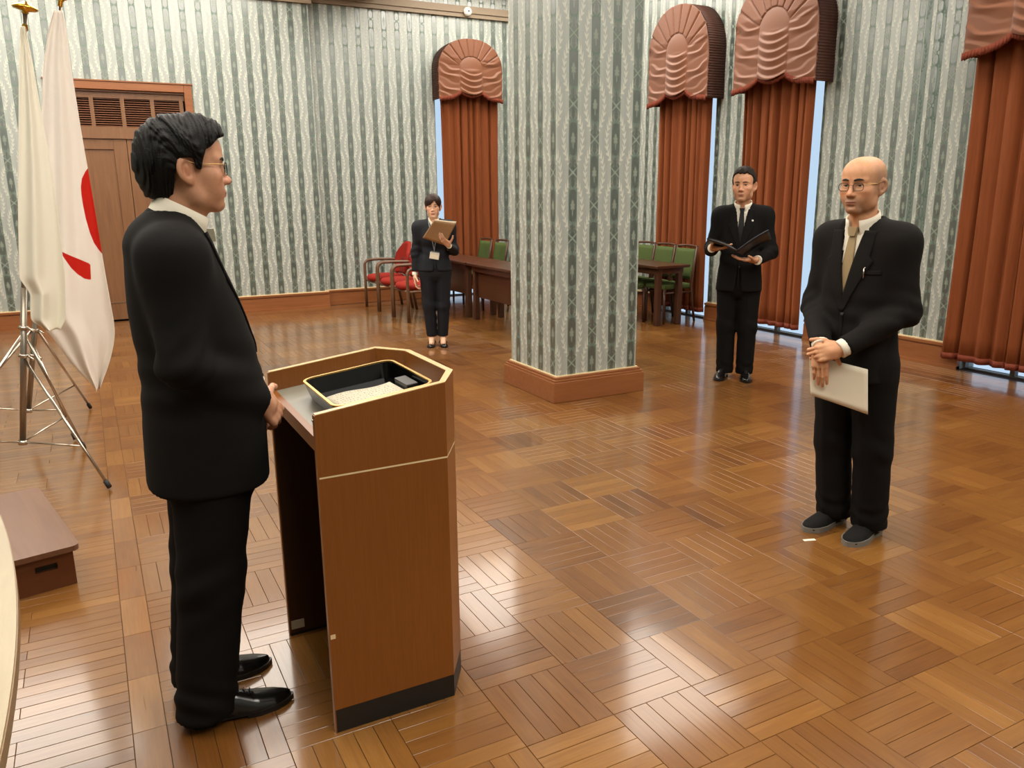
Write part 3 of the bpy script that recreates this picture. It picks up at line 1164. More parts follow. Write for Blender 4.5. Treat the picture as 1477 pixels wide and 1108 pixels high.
def rrect(hx, hy, r, n=6):
    pts = []
    for (cx, cy, a0) in ((hx - r, hy - r, 0), (-hx + r, hy - r, 90), (-hx + r, -hy + r, 180), (hx - r, -hy + r, 270)):
        for k in range(n + 1):
            a = math.radians(a0 + 90 * k / n)
            pts.append((cx + r * math.cos(a), cy + r * math.sin(a)))
    return pts


HX, HY = 0.150, 0.196
rings = [(rrect(HX - 0.014, HY - 0.014, 0.03), 0.001), (rrect(HX, HY, 0.04), 0.058), (rrect(HX - 0.005, HY - 0.005, 0.036), 0.058), (rrect(HX - 0.019, HY - 0.019, 0.026), 0.006)]
vs, fs = [], []
n = len(rings[0][0])
for (p, z) in rings:
    vs += [(a, b_, z) for a, b_ in p]
for i in range(3):
    for k in range(n):
        k2 = (k + 1) % n
        fs.append((i * n + k, i * n + k2, (i + 1) * n + k2, (i + 1) * n + k))
fs.append(list(range(n))[::-1])
fs.append([3 * n + k for k in range(n)])
MB().add(vs, fs).build('tray_body', 'lacquer', tr)
vs, fs = [], []
for (p, z) in ((rrect(HX + 0.001, HY + 0.001, 0.041), 0.056), (rrect(HX + 0.001, HY + 0.001, 0.041), 0.061), (rrect(HX - 0.007, HY - 0.007, 0.035), 0.061), (rrect(HX - 0.007, HY - 0.007, 0.035), 0.056)):
    vs += [(a, b_, z) for a, b_ in p]
for i in range(4):
    for k in range(n):
        k2 = (k + 1) % n
        fs.append((i * n + k, i * n + k2, ((i + 1) % 4) * n + k2, ((i + 1) % 4) * n + k))
MB().add(vs, fs).build('gold_rim', 'gold', tr)

# written sheet and dark box in the tray
tz = tr.location.z
sheet = empty('paper_sheet', 'cream sheet with lines of small writing lying in the black tray', 'paper', (0.685, 2.22, tz + 0.0105 - 0.002))
sheet.rotation_euler = (0, -math.atan(0.12), math.radians(2))
G = [[(-0.105 + 0.21 * i / 10, -0.105 + 0.20 * j / 6, 0.020 + 0.004 * math.sin(i * 0.6)) for j in range(7)] for i in range(11)]
MB().sheet(G, 0.0025, normal=(0, 0, 1)).build('sheet', 'paper_desk', sheet)
m_ink = mat('ink', lin(84, 78, 70), 0.8)
ink = MB()
r_ = random.Random(5)
for row in range(9):
    x = -0.092
    while x < 0.085:
        w = r_.uniform(0.003, 0.009)
        y0 = 0.078 - row * 0.02
        zz = 0.0206 + 0.004 * math.sin((x + 0.105) / 0.21 * 6)
        for q in range(r_.randint(1, 2)):
            a = r_.uniform(0, w)
            bq = r_.uniform(-0.004, 0.004)
            if r_.random() < 0.5:
                ink.add([(x + a - 0.0006, y0 - 0.005, zz), (x + a + 0.0006, y0 - 0.005, zz), (x + a + 0.0006, y0 + 0.005, zz), (x + a - 0.0006, y0 + 0.005, zz)], [(0, 1, 2, 3)])
            else:
                ink.add([(x, y0 + bq - 0.0006, zz), (x + w, y0 + bq - 0.0006, zz), (x + w, y0 + bq + 0.0006, zz), (x, y0 + bq + 0.0006, zz)], [(0, 1, 2, 3)])
        x += w + 0.004
o = ink.build('writing', None, sheet)
o.data.materials.append(m_ink)
bx = empty('card_case', 'small flat dark case in the far front corner of the tray', 'case', (0.812, 2.245, tz + 0.025))
bx.rotation_euler = (0, -math.atan(0.12), 0)
MB().box((-0.018, -0.06, 0), (0.02, 0.05, 0.022), bev=0.003).build('case_body', 'black', bx)
MB().box((-0.018, -0.06, 0.0225), (0.02, 0.05, 0.034), bev=0.003).build('case_lid', 'folder_black', bx)

# ------------------------------------------------------------------ step stool and pale table at the left edge
st = empty('step_stool', 'low brown wooden step with a hand slot, standing beside the flags', 'step', (-0.168, 3.46, 0), math.radians(12))
top = rrect(0.40, 0.43, 0.03, 4)
MB().prism([(p[0] - 0.40, p[1] + 0.43) for p in top], 0.150, 0.172).build('step_top', 'stool', st)
fb = MB()      # front board with slot
x0, x1, z0, z1 = -0.775, -0.025, 0.0, 0.150
sx0, sx1, sz0, sz1 = -0.165, -0.085, 0.085, 0.112
for (a, b_, c_, d) in ((x0, sx0, z0, z1), (sx1, x1, z0, z1), (sx0, sx1, z0, sz0), (sx0, sx1, sz1, z1)):
    fb.box((a, 0.022, c_), (b_, 0.040, d))
fb.build('front_board', 'stool_side', st)
MB().box((sx0 - 0.01, 0.041, sz0 - 0.01), (sx1 + 0.01, 0.044, sz1 + 0.01)).build('slot_shade', 'black', st)  # black plate behind the opening, stands in for the shade inside
for x in (-0.042, -0.775):
    MB().box((x, 0.040, 0.0), (x + 0.02, 0.83, 0.150)).build('side_board', 'stool_side', st)
MB().box((-0.775, 0.82, 0.0), (-0.025, 0.838, 0.150)).build('back_board', 'stool_side', st)

tb = empty('pale_table', 'pale table with a gently curved edge, standing at the bottom left of the picture', 'table', (-0.62, 1.5, 0))
RR_ = 5.2
poly = []
for k in range(25):
    yv = -0.95 + 1.9 * k / 24
    poly.append((0.41 - yv * yv / (2 * RR_) * 1.0 - 0.0 * yv, yv))
poly = [(p[0], p[1]) for p in poly]
left = [(-0.41 + p[1] ** 2 / (2 * RR_), p[1]) for p in reversed(poly)]
full = poly + left
zt = 0.70
vs = [(p[0], p[1], zt) for p in full] + [(p[0], p[1], zt - 0.003) for p in full]
MB().prism(full, zt - 0.004, zt).build('table_top', 'table_cream', tb)
big = [(p[0] * 1.006, p[1] * 1.003) for p in full]
MB().prism(big, zt - 0.036, zt - 0.0045).build('edge_band', 'table_edge', tb)
for (lx, ly) in ((-0.2, 0.7), (-0.2, -0.7)):
    g = MB()
    g.tube([(lx, ly, 0.03), (lx, ly, zt - 0.036)], 0.03, 14)
    g.box((lx - 0.15, ly - 0.03, 0.0), (lx + 0.15, ly + 0.03, 0.03), bev=0.008)
    g.build('leg', 'alu', tb)

# ------------------------------------------------------------------ tables at the back
TABZ = 0.70


def conf_table(label, x0, x1, y0, y1, face):
    """long table ; modesty panel on the side face (-1 : x0)"""
    t = empty('conference_table', label, 'table', ((x0 + x1) / 2, (y0 + y1) / 2, 0), 0, 'dark wooden conference tables')
    hx, hy = (x1 - x0) / 2, (y1 - y0) / 2
    MB().box((-hx, -hy, TABZ - 0.032), (hx, hy, TABZ), bev=0.006).build('table_top', 'dark_wood', t)
    a = MB()
    a.box((-hx + 0.05, -hy + 0.06, TABZ - 0.10), (hx - 0.05, hy - 0.06, TABZ - 0.032))
    a.build('apron', 'dark_wood', t)
    px = face * (hx - 0.11)
    if face:
        MB().box((px - 0.01, -hy + 0.13, 0.28), (px + 0.01, hy - 0.13, TABZ - 0.10)).build('modesty_panel', 'dark_wood', t)
    for sx in (-1, 1):
        for sy in (-1, 1):
            lx, ly = sx * (hx - 0.09), sy * (hy - 0.09)
            MB().box((lx - 0.032, ly - 0.032, 0.0), (lx + 0.032, ly + 0.032, TABZ - 0.032), bev=0.006).build('leg', 'dark_frame', t)
            MB().tube([(lx - sx * 0.03, ly, TABZ - 0.06), (lx + sx * 0.038, ly, TABZ - 0.06)], 0.014, 10).build('bolt_cap', 'cornice', t)
    return t


conf_table('dark table with modesty panel, nearer one of the pair behind the woman', 4.10, 4.62, 7.30, 9.02, -1)
conf_table('dark table with modesty panel, farther one of the pair, reaching to the curtain', 4.10, 4.62, 9.06, 10.78, -1)
conf_table('dark table right of the pillar with its narrow end turned to the room', 5.70, 6.18, 7.30, 9.0, 0)


def green_chair(label, loc, rz, group='green padded conference chairs'):
    t = empty('green_chair', label, 'chair', loc, rz, group)
    s = MB()
    s.box((-0.21, -0.175, 0.40), (0.22, 0.175, 0.46), bev=0.022)
    s.build('seat', 'green', t)
    # back : slightly curved pad inside a frame
    G = []
    for i in range(13):
        y = -0.170 + 0.34 * i / 12
        col = []
        for j in range(9):
            z = 0.50 + 0.36 * j / 8
            bow = 0.03 * (1 - (y / 0.17) ** 2)
            edge = 0.012 * (max(abs(y) / 0.17, abs(z - 0.68) / 0.18)) ** 6
            col.append((-0.19 - 0.16 * (z - 0.46) - bow - edge + 0.03, y, z))
        G.append(col)
    MB().sheet(G, 0.035, normal=(1, 0, 0)).build('backrest', 'green', t)
    for sy in (-1, 1):
        y = sy * 0.178
        MB().tube([(-0.26, y, 0.0), (-0.215, y, 0.25), (-0.19, y, 0.45), (-0.225, y, 0.68), (-0.262, y, 0.885)], [0.014, 0.017, 0.019, 0.017, 0.014], 10).build('leg', 'dark_frame', t)
        MB().tube([(0.20, y * 0.97, 0.0), (0.195, y * 0.95, 0.41)], [0.014, 0.018], 10).build('leg', 'dark_frame', t)
        MB().tube([(-0.19, y, 0.36), (0.195, y * 0.95, 0.36)], 0.012, 8).build('seat_rail', 'dark_frame', t)
    pts = [(-0.262 - 0.03 * (1 - (k / 6 - 1) ** 2), -0.178 + 0.356 * k / 12, 0.885 + 0.008 * (1 - (k / 6 - 1) ** 2)) for k in range(13)]
    MB().tube(pts, 0.014, 8).build('top_rail', 'dark_frame', t)
    return t


PI = math.pi
for (x, y, rz, l) in (
        (4.82, 10.45, PI, 'green padded chair behind the far dark table, farthest of its row beside the curtain'),
        (4.82, 9.96, PI, 'green padded chair behind the far dark table, second of its row from the wall'),
        (4.80, 9.42, PI, 'green padded chair beside the pillar, third of its row from the wall'),
        (6.13, 8.02, PI, 'green padded chair tucked to the right-hand table, second of three below the curtain'),
        (6.13, 7.62, PI, 'green padded chair nearest the light gap at the curtain by the right-hand table'),
        (6.13, 8.42, PI, 'green padded chair at the right-hand table, partly hidden by the pillar edge'),
        (5.62, 7.86, 0.0, 'green padded chair seen from its back edge right beside the pillar')):
    green_chair(l, (x, y, 0), rz)


def red_chair(label, loc, rz):
    t = empty('red_armchair', label, 'armchair', loc, rz, 'red round-seated armchairs')
    s = MB()
    s.lathe([(0.0, 0.0), (0.225, 0.0), (0.25, 0.02), (0.255, 0.05), (0.235, 0.075), (0.14, 0.088), (0.0, 0.092)], (0.03, 0, 0.385), 32)
    s.build('seat', 'red', t)
    G = []
    for i in range(21):
        a = -1 + 2 * i / 20
        y = 0.215 * a
        topz = 0.90 - 0.17 * abs(a) ** 2.2
        col = []
        for j in range(11):
            q = j / 10
            z = 0.47 + (topz - 0.47) * q
            col.append((-0.235 - 0.14 * (z - 0.47) + 0.07 * a * a, y * (0.78 + 0.22 * math.sin(q * PI * 0.8)), z))
        G.append(col)
    MB().sheet(G, 0.05, normal=(1, 0, 0)).build('backrest', 'red', t)
    G = []
    for i in range(9):
        a = -1 + 2 * i / 8
        col = []
        for j in range(7):
            z = 0.46 + 0.22 * j / 6
            col.append((-0.222 - 0.14 * (z - 0.47) + 0.02 * a * a, 0.085 * a, z))
        G.append(col)
    MB().sheet(G, 0.02, normal=(1, 0, 0)).build('back_splat', 'red_dark', t)
    for sy in (-1, 1):
        y = sy * 0.262
        pts = [(0.235, y, 0.0), (0.235, y, 0.3), (0.235, y, 0.56)]
        for k in range(7):
            a = PI / 2 * k / 6
            pts.append((0.235 - 0.075 * (1 - math.cos(a)), y, 0.575 + 0.075 * math.sin(a)))
        pts += [(0.0, y, 0.652), (-0.18, y * 0.98, 0.645), (-0.27, y * 0.86, 0.63)]
        MB().tube(pts, 0.019, 10).build('arm_loop', 'arm_wood', t)
        MB().tube([(-0.27, sy * 0.21, 0.0), (-0.22, sy * 0.21, 0.3), (-0.215, sy * 0.21, 0.5), (-0.26, sy * 0.205, 0.72)], 0.018, 10).build('leg', 'arm_wood', t)
        MB().tube([(0.235, y, 0.37), (-0.22, sy * 0.215, 0.37)], 0.013, 8).build('side_rail', 'arm_wood', t)
    MB().tube([(0.22, -0.258, 0.37), (0.22, 0.258, 0.37)], 0.013, 8).build('front_rail', 'arm_wood', t)
    return t


for (y, l) in ((10.52, 'red round-seated armchair nearest the striped wall, farthest of three'),
               (9.95, 'red round-seated armchair in the middle of the row of three'),
               (9.38, 'red round-seated armchair nearest the woman, front one of three')):
    red_chair(l, (3.60, y, 0), PI)

# ------------------------------------------------------------------ flags on folding chrome stands
def stand(label, base, legs, pole_top, hubs):
    t = empty('flag_stand', label, 'flag stand', base, 0, 'chrome folding flag stands')
    P0 = Vector((0, 0, 0.17))
    Dv = (Vector(pole_top) - Vector(base) - P0).normalized()
    at = lambda z: P0 + Dv * ((z - P0.z) / Dv.z)
    MB().tube([at(0.17), at(1.05)], 0.0165, 16).build('pole_socket', 'alu', t)
    for z in hubs:
        h = MB()
        h.lathe([(0.018, -0.008), (0.026, -0.008), (0.026, 0.008), (0.018, 0.008)], at(z), 16, axis=Dv)
        h.tube([at(z) + Vector((0.02, -0.02, 0)), at(z) + Vector((0.05, -0.05, -0.02))], 0.006, 8)
        h.build('collar', 'chrome', t)
    hub = at(0.17)
    MB().lathe([(0.0, -0.012), (0.024, -0.012), (0.024, 0.012), (0.0, 0.012)], hub, 14, axis=Dv).build('bottom_hub', 'chrome', t)
    for (fx, fy, zt) in legs:
        foot = Vector((fx - base[0], fy - base[1], 0.02))
        tp = at(zt)
        lg = MB().tube([tp, foot], 0.008, 10).build('leg', 'chrome', t)
        MB().tube([foot + (tp - foot).normalized() * 0.035, foot - (tp - foot).normalized() * 0.008], 0.0135, 10).build('rubber_foot', 'rubber', lg)
        mid = tp + (foot - tp) * 0.70
        MB().tube([hub, mid], 0.005, 8).build('brace', 'chrome', t)
    return t


def flag_pole(t, base, top, fin):
    b, tp = Vector(base), Vector(top)
    o = Vector(t.location)
    MB().tube([b - o, tp - o], 0.0125, 12).build('pole', 'alu', t)
    d = (tp - b).normalized()
    if fin == 'ball':
        pr = [(0.0, 0.0), (0.013, 0.0), (0.013, 0.03), (0.022, 0.034), (0.013, 0.04)]
        pr += [(max(0.012, 0.055 * math.sin(a)), 0.09 - 0.055 * math.cos(a)) for a in [math.pi * k / 14 for k in range(1, 14)]] + [(0.0, 0.145)]
    else:
        pr = [(0.0, -0.08), (0.016, -0.08), (0.012, -0.05), (0.012, 0.0), (0.018, 0.004), (0.014, 0.012), (0.058, 0.022), (0.062, 0.028), (0.05, 0.038), (0.024, 0.05), (0.012, 0.06), (0.0, 0.062)]
    MB().lathe(pr, tp - o, 24, axis=d).build('finial', 'brass', t)


def flag_cloth_mesh(name, rows, nu, depth_f, red=None):
    """rows : (z, x_left, x_right, y) ; pleats by depth_f(s,t)"""
    rows = np.array(rows, float)[::-1]
    nt_ = 170
    zq = np.linspace(rows[-1, 0], rows[0, 0], nt_)
    xl = np.interp(zq, rows[:, 0], rows[:, 1])
    xr = np.interp(zq, rows[:, 0], rows[:, 2])
    k = np.ones(9) / 9
    pad = lambda a: np.convolve(np.pad(a, 4, mode='edge'), k, 'valid')
    xl, xr = pad(xl), pad(xr)
    yb = np.interp(zq, rows[:, 0], rows[:, 3])
    s = np.linspace(0, 1, nu)
    T, Sx = np.meshgrid(np.linspace(0, 1, nt_), s, indexing='ij')
    Xg = xl[:, None] * (1 - Sx) + xr[:, None] * Sx
    Yg = yb[:, None] + depth_f(Sx, T)
    Zg = np.repeat(zq[:, None], nu, 1)
    return np.stack([Xg, Yg, Zg], -1), Sx, T
SA, SB = (-0.459, 5.186, 0.0), (-0.470, 5.986, 0.0)
tA = stand('front chrome folding flag stand carrying the plain ivory flag', SA, [(-0.049, 4.606, 0.66), (-0.165, 5.44, 0.80), (-0.98, 5.05, 0.80)], (-0.148, 5.166, 2.42), (0.829, 0.672))
tB = stand('rear chrome folding flag stand carrying the white flag with red disc', SB, [(-0.216, 5.69, 0.60), (-0.121, 6.523, 0.72), (-1.0, 6.05, 0.72)], (0.017, 5.936, 2.62), (0.70, 0.536))
fA = empty('ivory_flag', 'plain ivory flag hanging from the front pole with a flat brass finial', 'flag', (-0.459, 5.186, 0.17), 0, 'flags at the wall')
fB = empty('red_disc_flag', 'white flag with a red disc hanging from the rear pole with a round brass finial', 'flag', (-0.470, 5.986, 0.17), 0, 'flags at the wall')
flag_pole(fA, (-0.459, 5.186, 0.17), (-0.144, 5.166, 2.47), 'spear')
flag_pole(fB, (-0.470, 5.986, 0.17), (0.026, 5.934, 2.665), 'ball')


def poly_sd(px, pz, poly):
    """signed distance to polygon, negative inside"""
    d = np.full(px.shape, 1e9)
    ins = np.zeros(px.shape, bool)
    n = len(poly)
    for i in range(n):
        ax, az = poly[i]
        bx_, bz = poly[(i + 1) % n]
        ex, ez = bx_ - ax, bz - az
        wx, wz = px - ax, pz - az
        t = np.clip((wx * ex + wz * ez) / (ex * ex + ez * ez + 1e-12), 0, 1)
        d = np.minimum(d, np.hypot(wx - ex * t, wz - ez * t))
        c = ((az > pz) != (bz > pz)) & (px < (bx_ - ax) * (pz - az) / (bz - az + 1e-12) + ax)
        ins ^= c
    return np.where(ins, -d, d)


def flag_mat(name, base, redcol):
    m = mat(name, base, 0.8, spec=0.2, sss=0.0)
    nt = m.node_tree
    X.nt = nt
    at = nt.nodes.new('ShaderNodeAttribute')
    at.attribute_name = 'disc'
    nt.links.new(mixcol(nt, X(at.outputs['Fac']).lt(0.0, 0.002), base, redcol), nt.nodes['Principled BSDF'].inputs['Base Color'])
    return m


def make_flag(t, rows, nu, df, m, polys=None):
    G, Sx, T = flag_cloth_mesh('cloth', rows, nu, df)
    o = Vector(t.location)
    gx, gz = G[..., 0].ravel().copy(), G[..., 2].ravel().copy()
    mb = MB().sheet(G - np.array(o), 0.0022, normal=(0, -1, 0))
    me = mb.mesh('cloth')
    ob = link('cloth', me, t)
    me.materials.append(m)
    at = me.attributes.new('disc', 'FLOAT', 'POINT')
    if polys:
        d = np.full(gx.shape, 1e3)
        for p in polys:
            d = np.minimum(d, poly_sd(gx, gz, p))
        d = np.concatenate([d, d])
    else:
        d = np.full(2 * gx.size, 1.0)
    at.data.foreach_set('value', d.astype('f'))
    return ob


make_flag(fA, [(2.40, -0.168, -0.150, 5.15), (2.348, -0.180, -0.146, 5.15), (2.229, -0.200, -0.139, 5.145), (1.844, -0.255, -0.127, 5.14), (1.481, -0.305, -0.122, 5.135), (1.104, -0.349, -0.13, 5.13),
               (1.072, -0.345, -0.132, 5.13), (1.05, -0.305, -0.136, 5.13), (0.91, -0.322, -0.150, 5.13), (0.848, -0.326, -0.162, 5.13), (0.815, -0.235, -0.200, 5.13)], 60,
          lambda s, t: -0.035 + 0.024 * np.sin(s * 8 + t * 2.0) * (0.3 + t) + 0.006 * np.sin(s * 17 + 1 + t * 5), flag_mat('ivory_flag_cloth', lin(226, 221, 204), lin(226, 221, 204)))
make_flag(fB, [(2.63, 0.0, 0.036, 5.90), (2.608, -0.021, 0.043, 5.90), (2.544, -0.044, 0.046, 5.90), (2.303, -0.108, 0.043, 5.89), (1.893, -0.172, 0.054, 5.88), (1.469, -0.248, 0.07, 5.87), (1.03, -0.327, 0.083, 5.86),
               (0.782, -0.366, 0.095, 5.86), (0.70, -0.290, 0.098, 5.86), (0.615, -0.247, 0.088, 5.86), (0.473, -0.181, 0.043, 5.86), (0.352, -0.102, -0.012, 5.86), (0.294, -0.056, -0.044, 5.86)], 110,
          lambda s, t: -0.03 + 0.035 * np.sin(s * 7.5 + 0.6 + t * 1.2) * (0.15 + t) + 0.014 * np.sin(s * 19 + t * 4) * (0.3 + t) + 0.01 * np.sin(t * 9 + s * 5),
          flag_mat('disc_flag_cloth', lin(236, 228, 218), lin(196, 32, 18)),
          [[(0.071, 1.724), (0.045, 1.692), (0.021, 1.649), (0.009, 1.60), (0.006, 1.55), (0.007, 1.49), (0.013, 1.40), (0.026, 1.31), (0.042, 1.246), (0.065, 1.20), (0.092, 1.160), (0.25, 1.05), (0.319, 1.727)],
           [(-0.16, 1.212), (-0.078, 1.162), (0.005, 1.117), (-0.003, 1.015), (-0.04, 1.025), (-0.075, 1.055), (-0.106, 1.098)]])

t = empty('tape_mark', 'small white tape mark on the parquet in front of the grey-soled shoes', 'tape', (2.725, 2.33, 0.0003), math.radians(-20))
MB().box((-0.028, -0.009, 0), (0.028, 0.009, 0.0008)).build('tape_strip', 'tape', t)

# ==================================================================== figures
# signed distance shapes, meshed with surface nets, give continuous bodies and clothes
F = np.float64


def nrm(v):
    v = np.asarray(v, F)
    return v / np.linalg.norm(v)


def smin(a, b, k):
    h = np.maximum(k - np.abs(a - b), 0.0) / k
    return np.minimum(a, b) - h * h * k * 0.25


def smax(a, b, k):
    return -smin(-a, -b, k)


def seg(P, a, b, ra, rb=None):
    rb = ra if rb is None else rb
    a, b = np.asarray(a, F), np.asarray(b, F)
    d = b - a
    t = np.clip(((P - a) @ d) / (d @ d + 1e-12), 0, 1)
    return np.linalg.norm(P - a - t[:, None] * d, axis=1) - (ra + (rb - ra) * t)


def ell(P, c, r, R=None):
    q = P - np.asarray(c, F)
    if R is not None:
        q = q @ R
    r = np.asarray(r, F)
    k0 = np.linalg.norm(q / r, axis=1)
    k1 = np.linalg.norm(q / (r * r), axis=1)
    return k0 * (k0 - 1.0) / np.maximum(k1, 1e-9)


def rbox(P, c, h, r, R=None):
    q = P - np.asarray(c, F)
    if R is not None:
        q = q @ R
    q = np.abs(q) - (np.asarray(h, F) - r)
    return np.linalg.norm(np.maximum(q, 0), axis=1) + np.minimum(q.max(1), 0) - r


def stack(P, st, power=2.3):
    """body of super-elliptical sections : rows (z, cx, front, back, halfwidth, cy)"""
    st = np.asarray(sorted(st), F)
    z = np.clip(P[:, 2], st[0, 0], st[-1, 0])
    f = lambda k: smooth_interp(z, st[:, 0], st[:, k])
    cx, fr, bk, w = f(1), f(2), f(3), f(4)
    cy = f(5) if st.shape[1] > 5 else 0.0
    x, y = P[:, 0] - cx, P[:, 1] - cy
    a = np.where(x > 0, fr, bk)
    k = (np.abs(x / a) ** power + np.abs(y / w) ** power) ** (1 / power)
    d = (k - 1) * np.minimum(a, w) * 0.9
    dz = np.maximum(st[0, 0] - P[:, 2], P[:, 2] - st[-1, 0])
    return np.maximum(d, dz)


def smooth_interp(x, xp, fp):
    """piecewise cubic (catmull) interpolation"""
    n = len(xp)
    m = np.gradient(fp, xp)
    i = np.clip(np.searchsorted(xp, x) - 1, 0, n - 2)
    h = xp[i + 1] - xp[i]
    t = (x - xp[i]) / h
    t2, t3 = t * t, t * t * t
    return (2 * t3 - 3 * t2 + 1) * fp[i] + (t3 - 2 * t2 + t) * h * m[i] + (-2 * t3 + 3 * t2) * fp[i + 1] + (t3 - t2) * h * m[i + 1]


def net(f, lo, hi, h):
    """surface nets of f<0 inside box ; returns verts, quads"""
    lo, hi = np.asarray(lo, F), np.asarray(hi, F)
    B = 4
    nb = np.maximum(np.ceil((hi - lo) / (h * B)).astype(int), 1)
    n = nb * B
    # coarse pass
    ax = [lo[k] + (np.arange(nb[k]) + 0.5) * h * B for k in range(3)]
    Gc = np.stack(np.meshgrid(*ax, indexing='ij'), -1).reshape(-1, 3)
    dc = f(Gc).reshape(nb)
    act = np.abs(dc) < h * B * 2.2
    full = np.repeat(np.repeat(np.repeat(dc, B, 0), B, 1), B, 2)
    am = np.repeat(np.repeat(np.repeat(act, B, 0), B, 1), B, 2)
    idx = np.nonzero(am)
    Pf = np.stack([lo[k] + (idx[k] + 0.5) * h for k in range(3)], -1)
    V = full
    out = np.empty(len(Pf))
    for s in range(0, len(Pf), 200000):
        out[s:s + 200000] = f(Pf[s:s + 200000])
    V[idx] = out
    S = V < 0
    c = [S[i:n[0] - 1 + i, j:n[1] - 1 + j, k:n[2] - 1 + k] for i in (0, 1) for j in (0, 1) for k in (0, 1)]
    any_ = c[0].copy()
    all_ = c[0].copy()
    for q in c[1:]:
        any_ |= q
        all_ &= q
    cell = np.nonzero(any_ & ~all_)
    cell = np.stack(cell, -1)
    val = np.stack([V[cell[:, 0] + i, cell[:, 1] + j, cell[:, 2] + k] for i in (0, 1) for j in (0, 1) for k in (0, 1)], -1)
    off = np.array([(i, j, k) for i in (0, 1) for j in (0, 1) for k in (0, 1)], F)
    acc = np.zeros((len(cell), 3))
    cnt = np.zeros(len(cell))
    for a in range(8):
        for b_ in range(a + 1, 8):
            if np.abs(off[a] - off[b_]).sum() != 1:
                continue
            va, vb = val[:, a], val[:, b_]
            mk = (va < 0) != (vb < 0)
            t_ = np.where(mk, va / np.where(mk, va - vb, 1), 0)
            p = off[a] + t_[:, None] * (off[b_] - off[a])
            acc += p * mk[:, None]
            cnt += mk
    pos = lo + (cell + acc / cnt[:, None] + 0.5) * h
    im = -np.ones(tuple(n - 1), np.int64)
    im[cell[:, 0], cell[:, 1], cell[:, 2]] = np.arange(len(cell))
    quads = []
    for ax_ in range(3):
        sl0 = [slice(1, n[k] - 1) for k in range(3)]
        sl0[ax_] = slice(0, n[ax_] - 1)
        sl1 = list(sl0)
        sl1[ax_] = slice(1, n[ax_])
        A, Bq = S[tuple(sl0)], S[tuple(sl1)]
        d = np.nonzero(A != Bq)
        sgn = A[d]
        g = np.stack(d, -1)
        for k in range(3):
            if k != ax_:
                g[:, k] += 1
        u, w = [(1, 2), (2, 0), (0, 1)][ax_]
        e = np.eye(3, dtype=int)

        def at(du, dw):
            q = g - du * e[u] - dw * e[w]
            return im[q[:, 0], q[:, 1], q[:, 2]]
        q = np.stack([at(1, 1), at(0, 1), at(0, 0), at(1, 0)], -1)
        q[~sgn] = q[~sgn][:, ::-1]
        quads.append(q)
    Q = np.concatenate(quads)
    Q = Q[(Q >= 0).all(1)]
    return pos, Q


def mesh_arrays(name, V, Q, smooth=True):
    me = bpy.data.meshes.new(name)
    me.vertices.add(len(V))
    me.vertices.foreach_set('co', np.asarray(V, 'f').ravel())
    me.loops.add(Q.size)
    me.loops.foreach_set('vertex_index', Q.astype('i').ravel())
    me.polygons.add(len(Q))
    me.polygons.foreach_set('loop_start', np.arange(0, Q.size, 4, dtype='i'))
    me.polygons.foreach_set('use_smooth', np.full(len(Q), smooth))
    me.update(calc_edges=True)
    me.validate()
    return me


def rot(yaw=0, pitch=0, roll=0):
    """columns are the rotated axes ; degrees ; x forward, y left, z up ; pitch>0 looks down"""
    a, b_, c_ = (math.radians(v) for v in (yaw, pitch, roll))
    Rz = np.array([[math.cos(a), -math.sin(a), 0], [math.sin(a), math.cos(a), 0], [0, 0, 1]])
    Ry = np.array([[math.cos(b_), 0, math.sin(b_)], [0, 1, 0], [-math.sin(b_), 0, math.cos(b_)]])
    Rx = np.array([[1, 0, 0], [0, math.cos(c_), -math.sin(c_)], [0, math.sin(c_), math.cos(c_)]])
    return Rz @ Ry @ Rx


def mirror_y(P):
    Q = P.copy()
    Q[:, 1] = np.abs(Q[:, 1])
    return Q


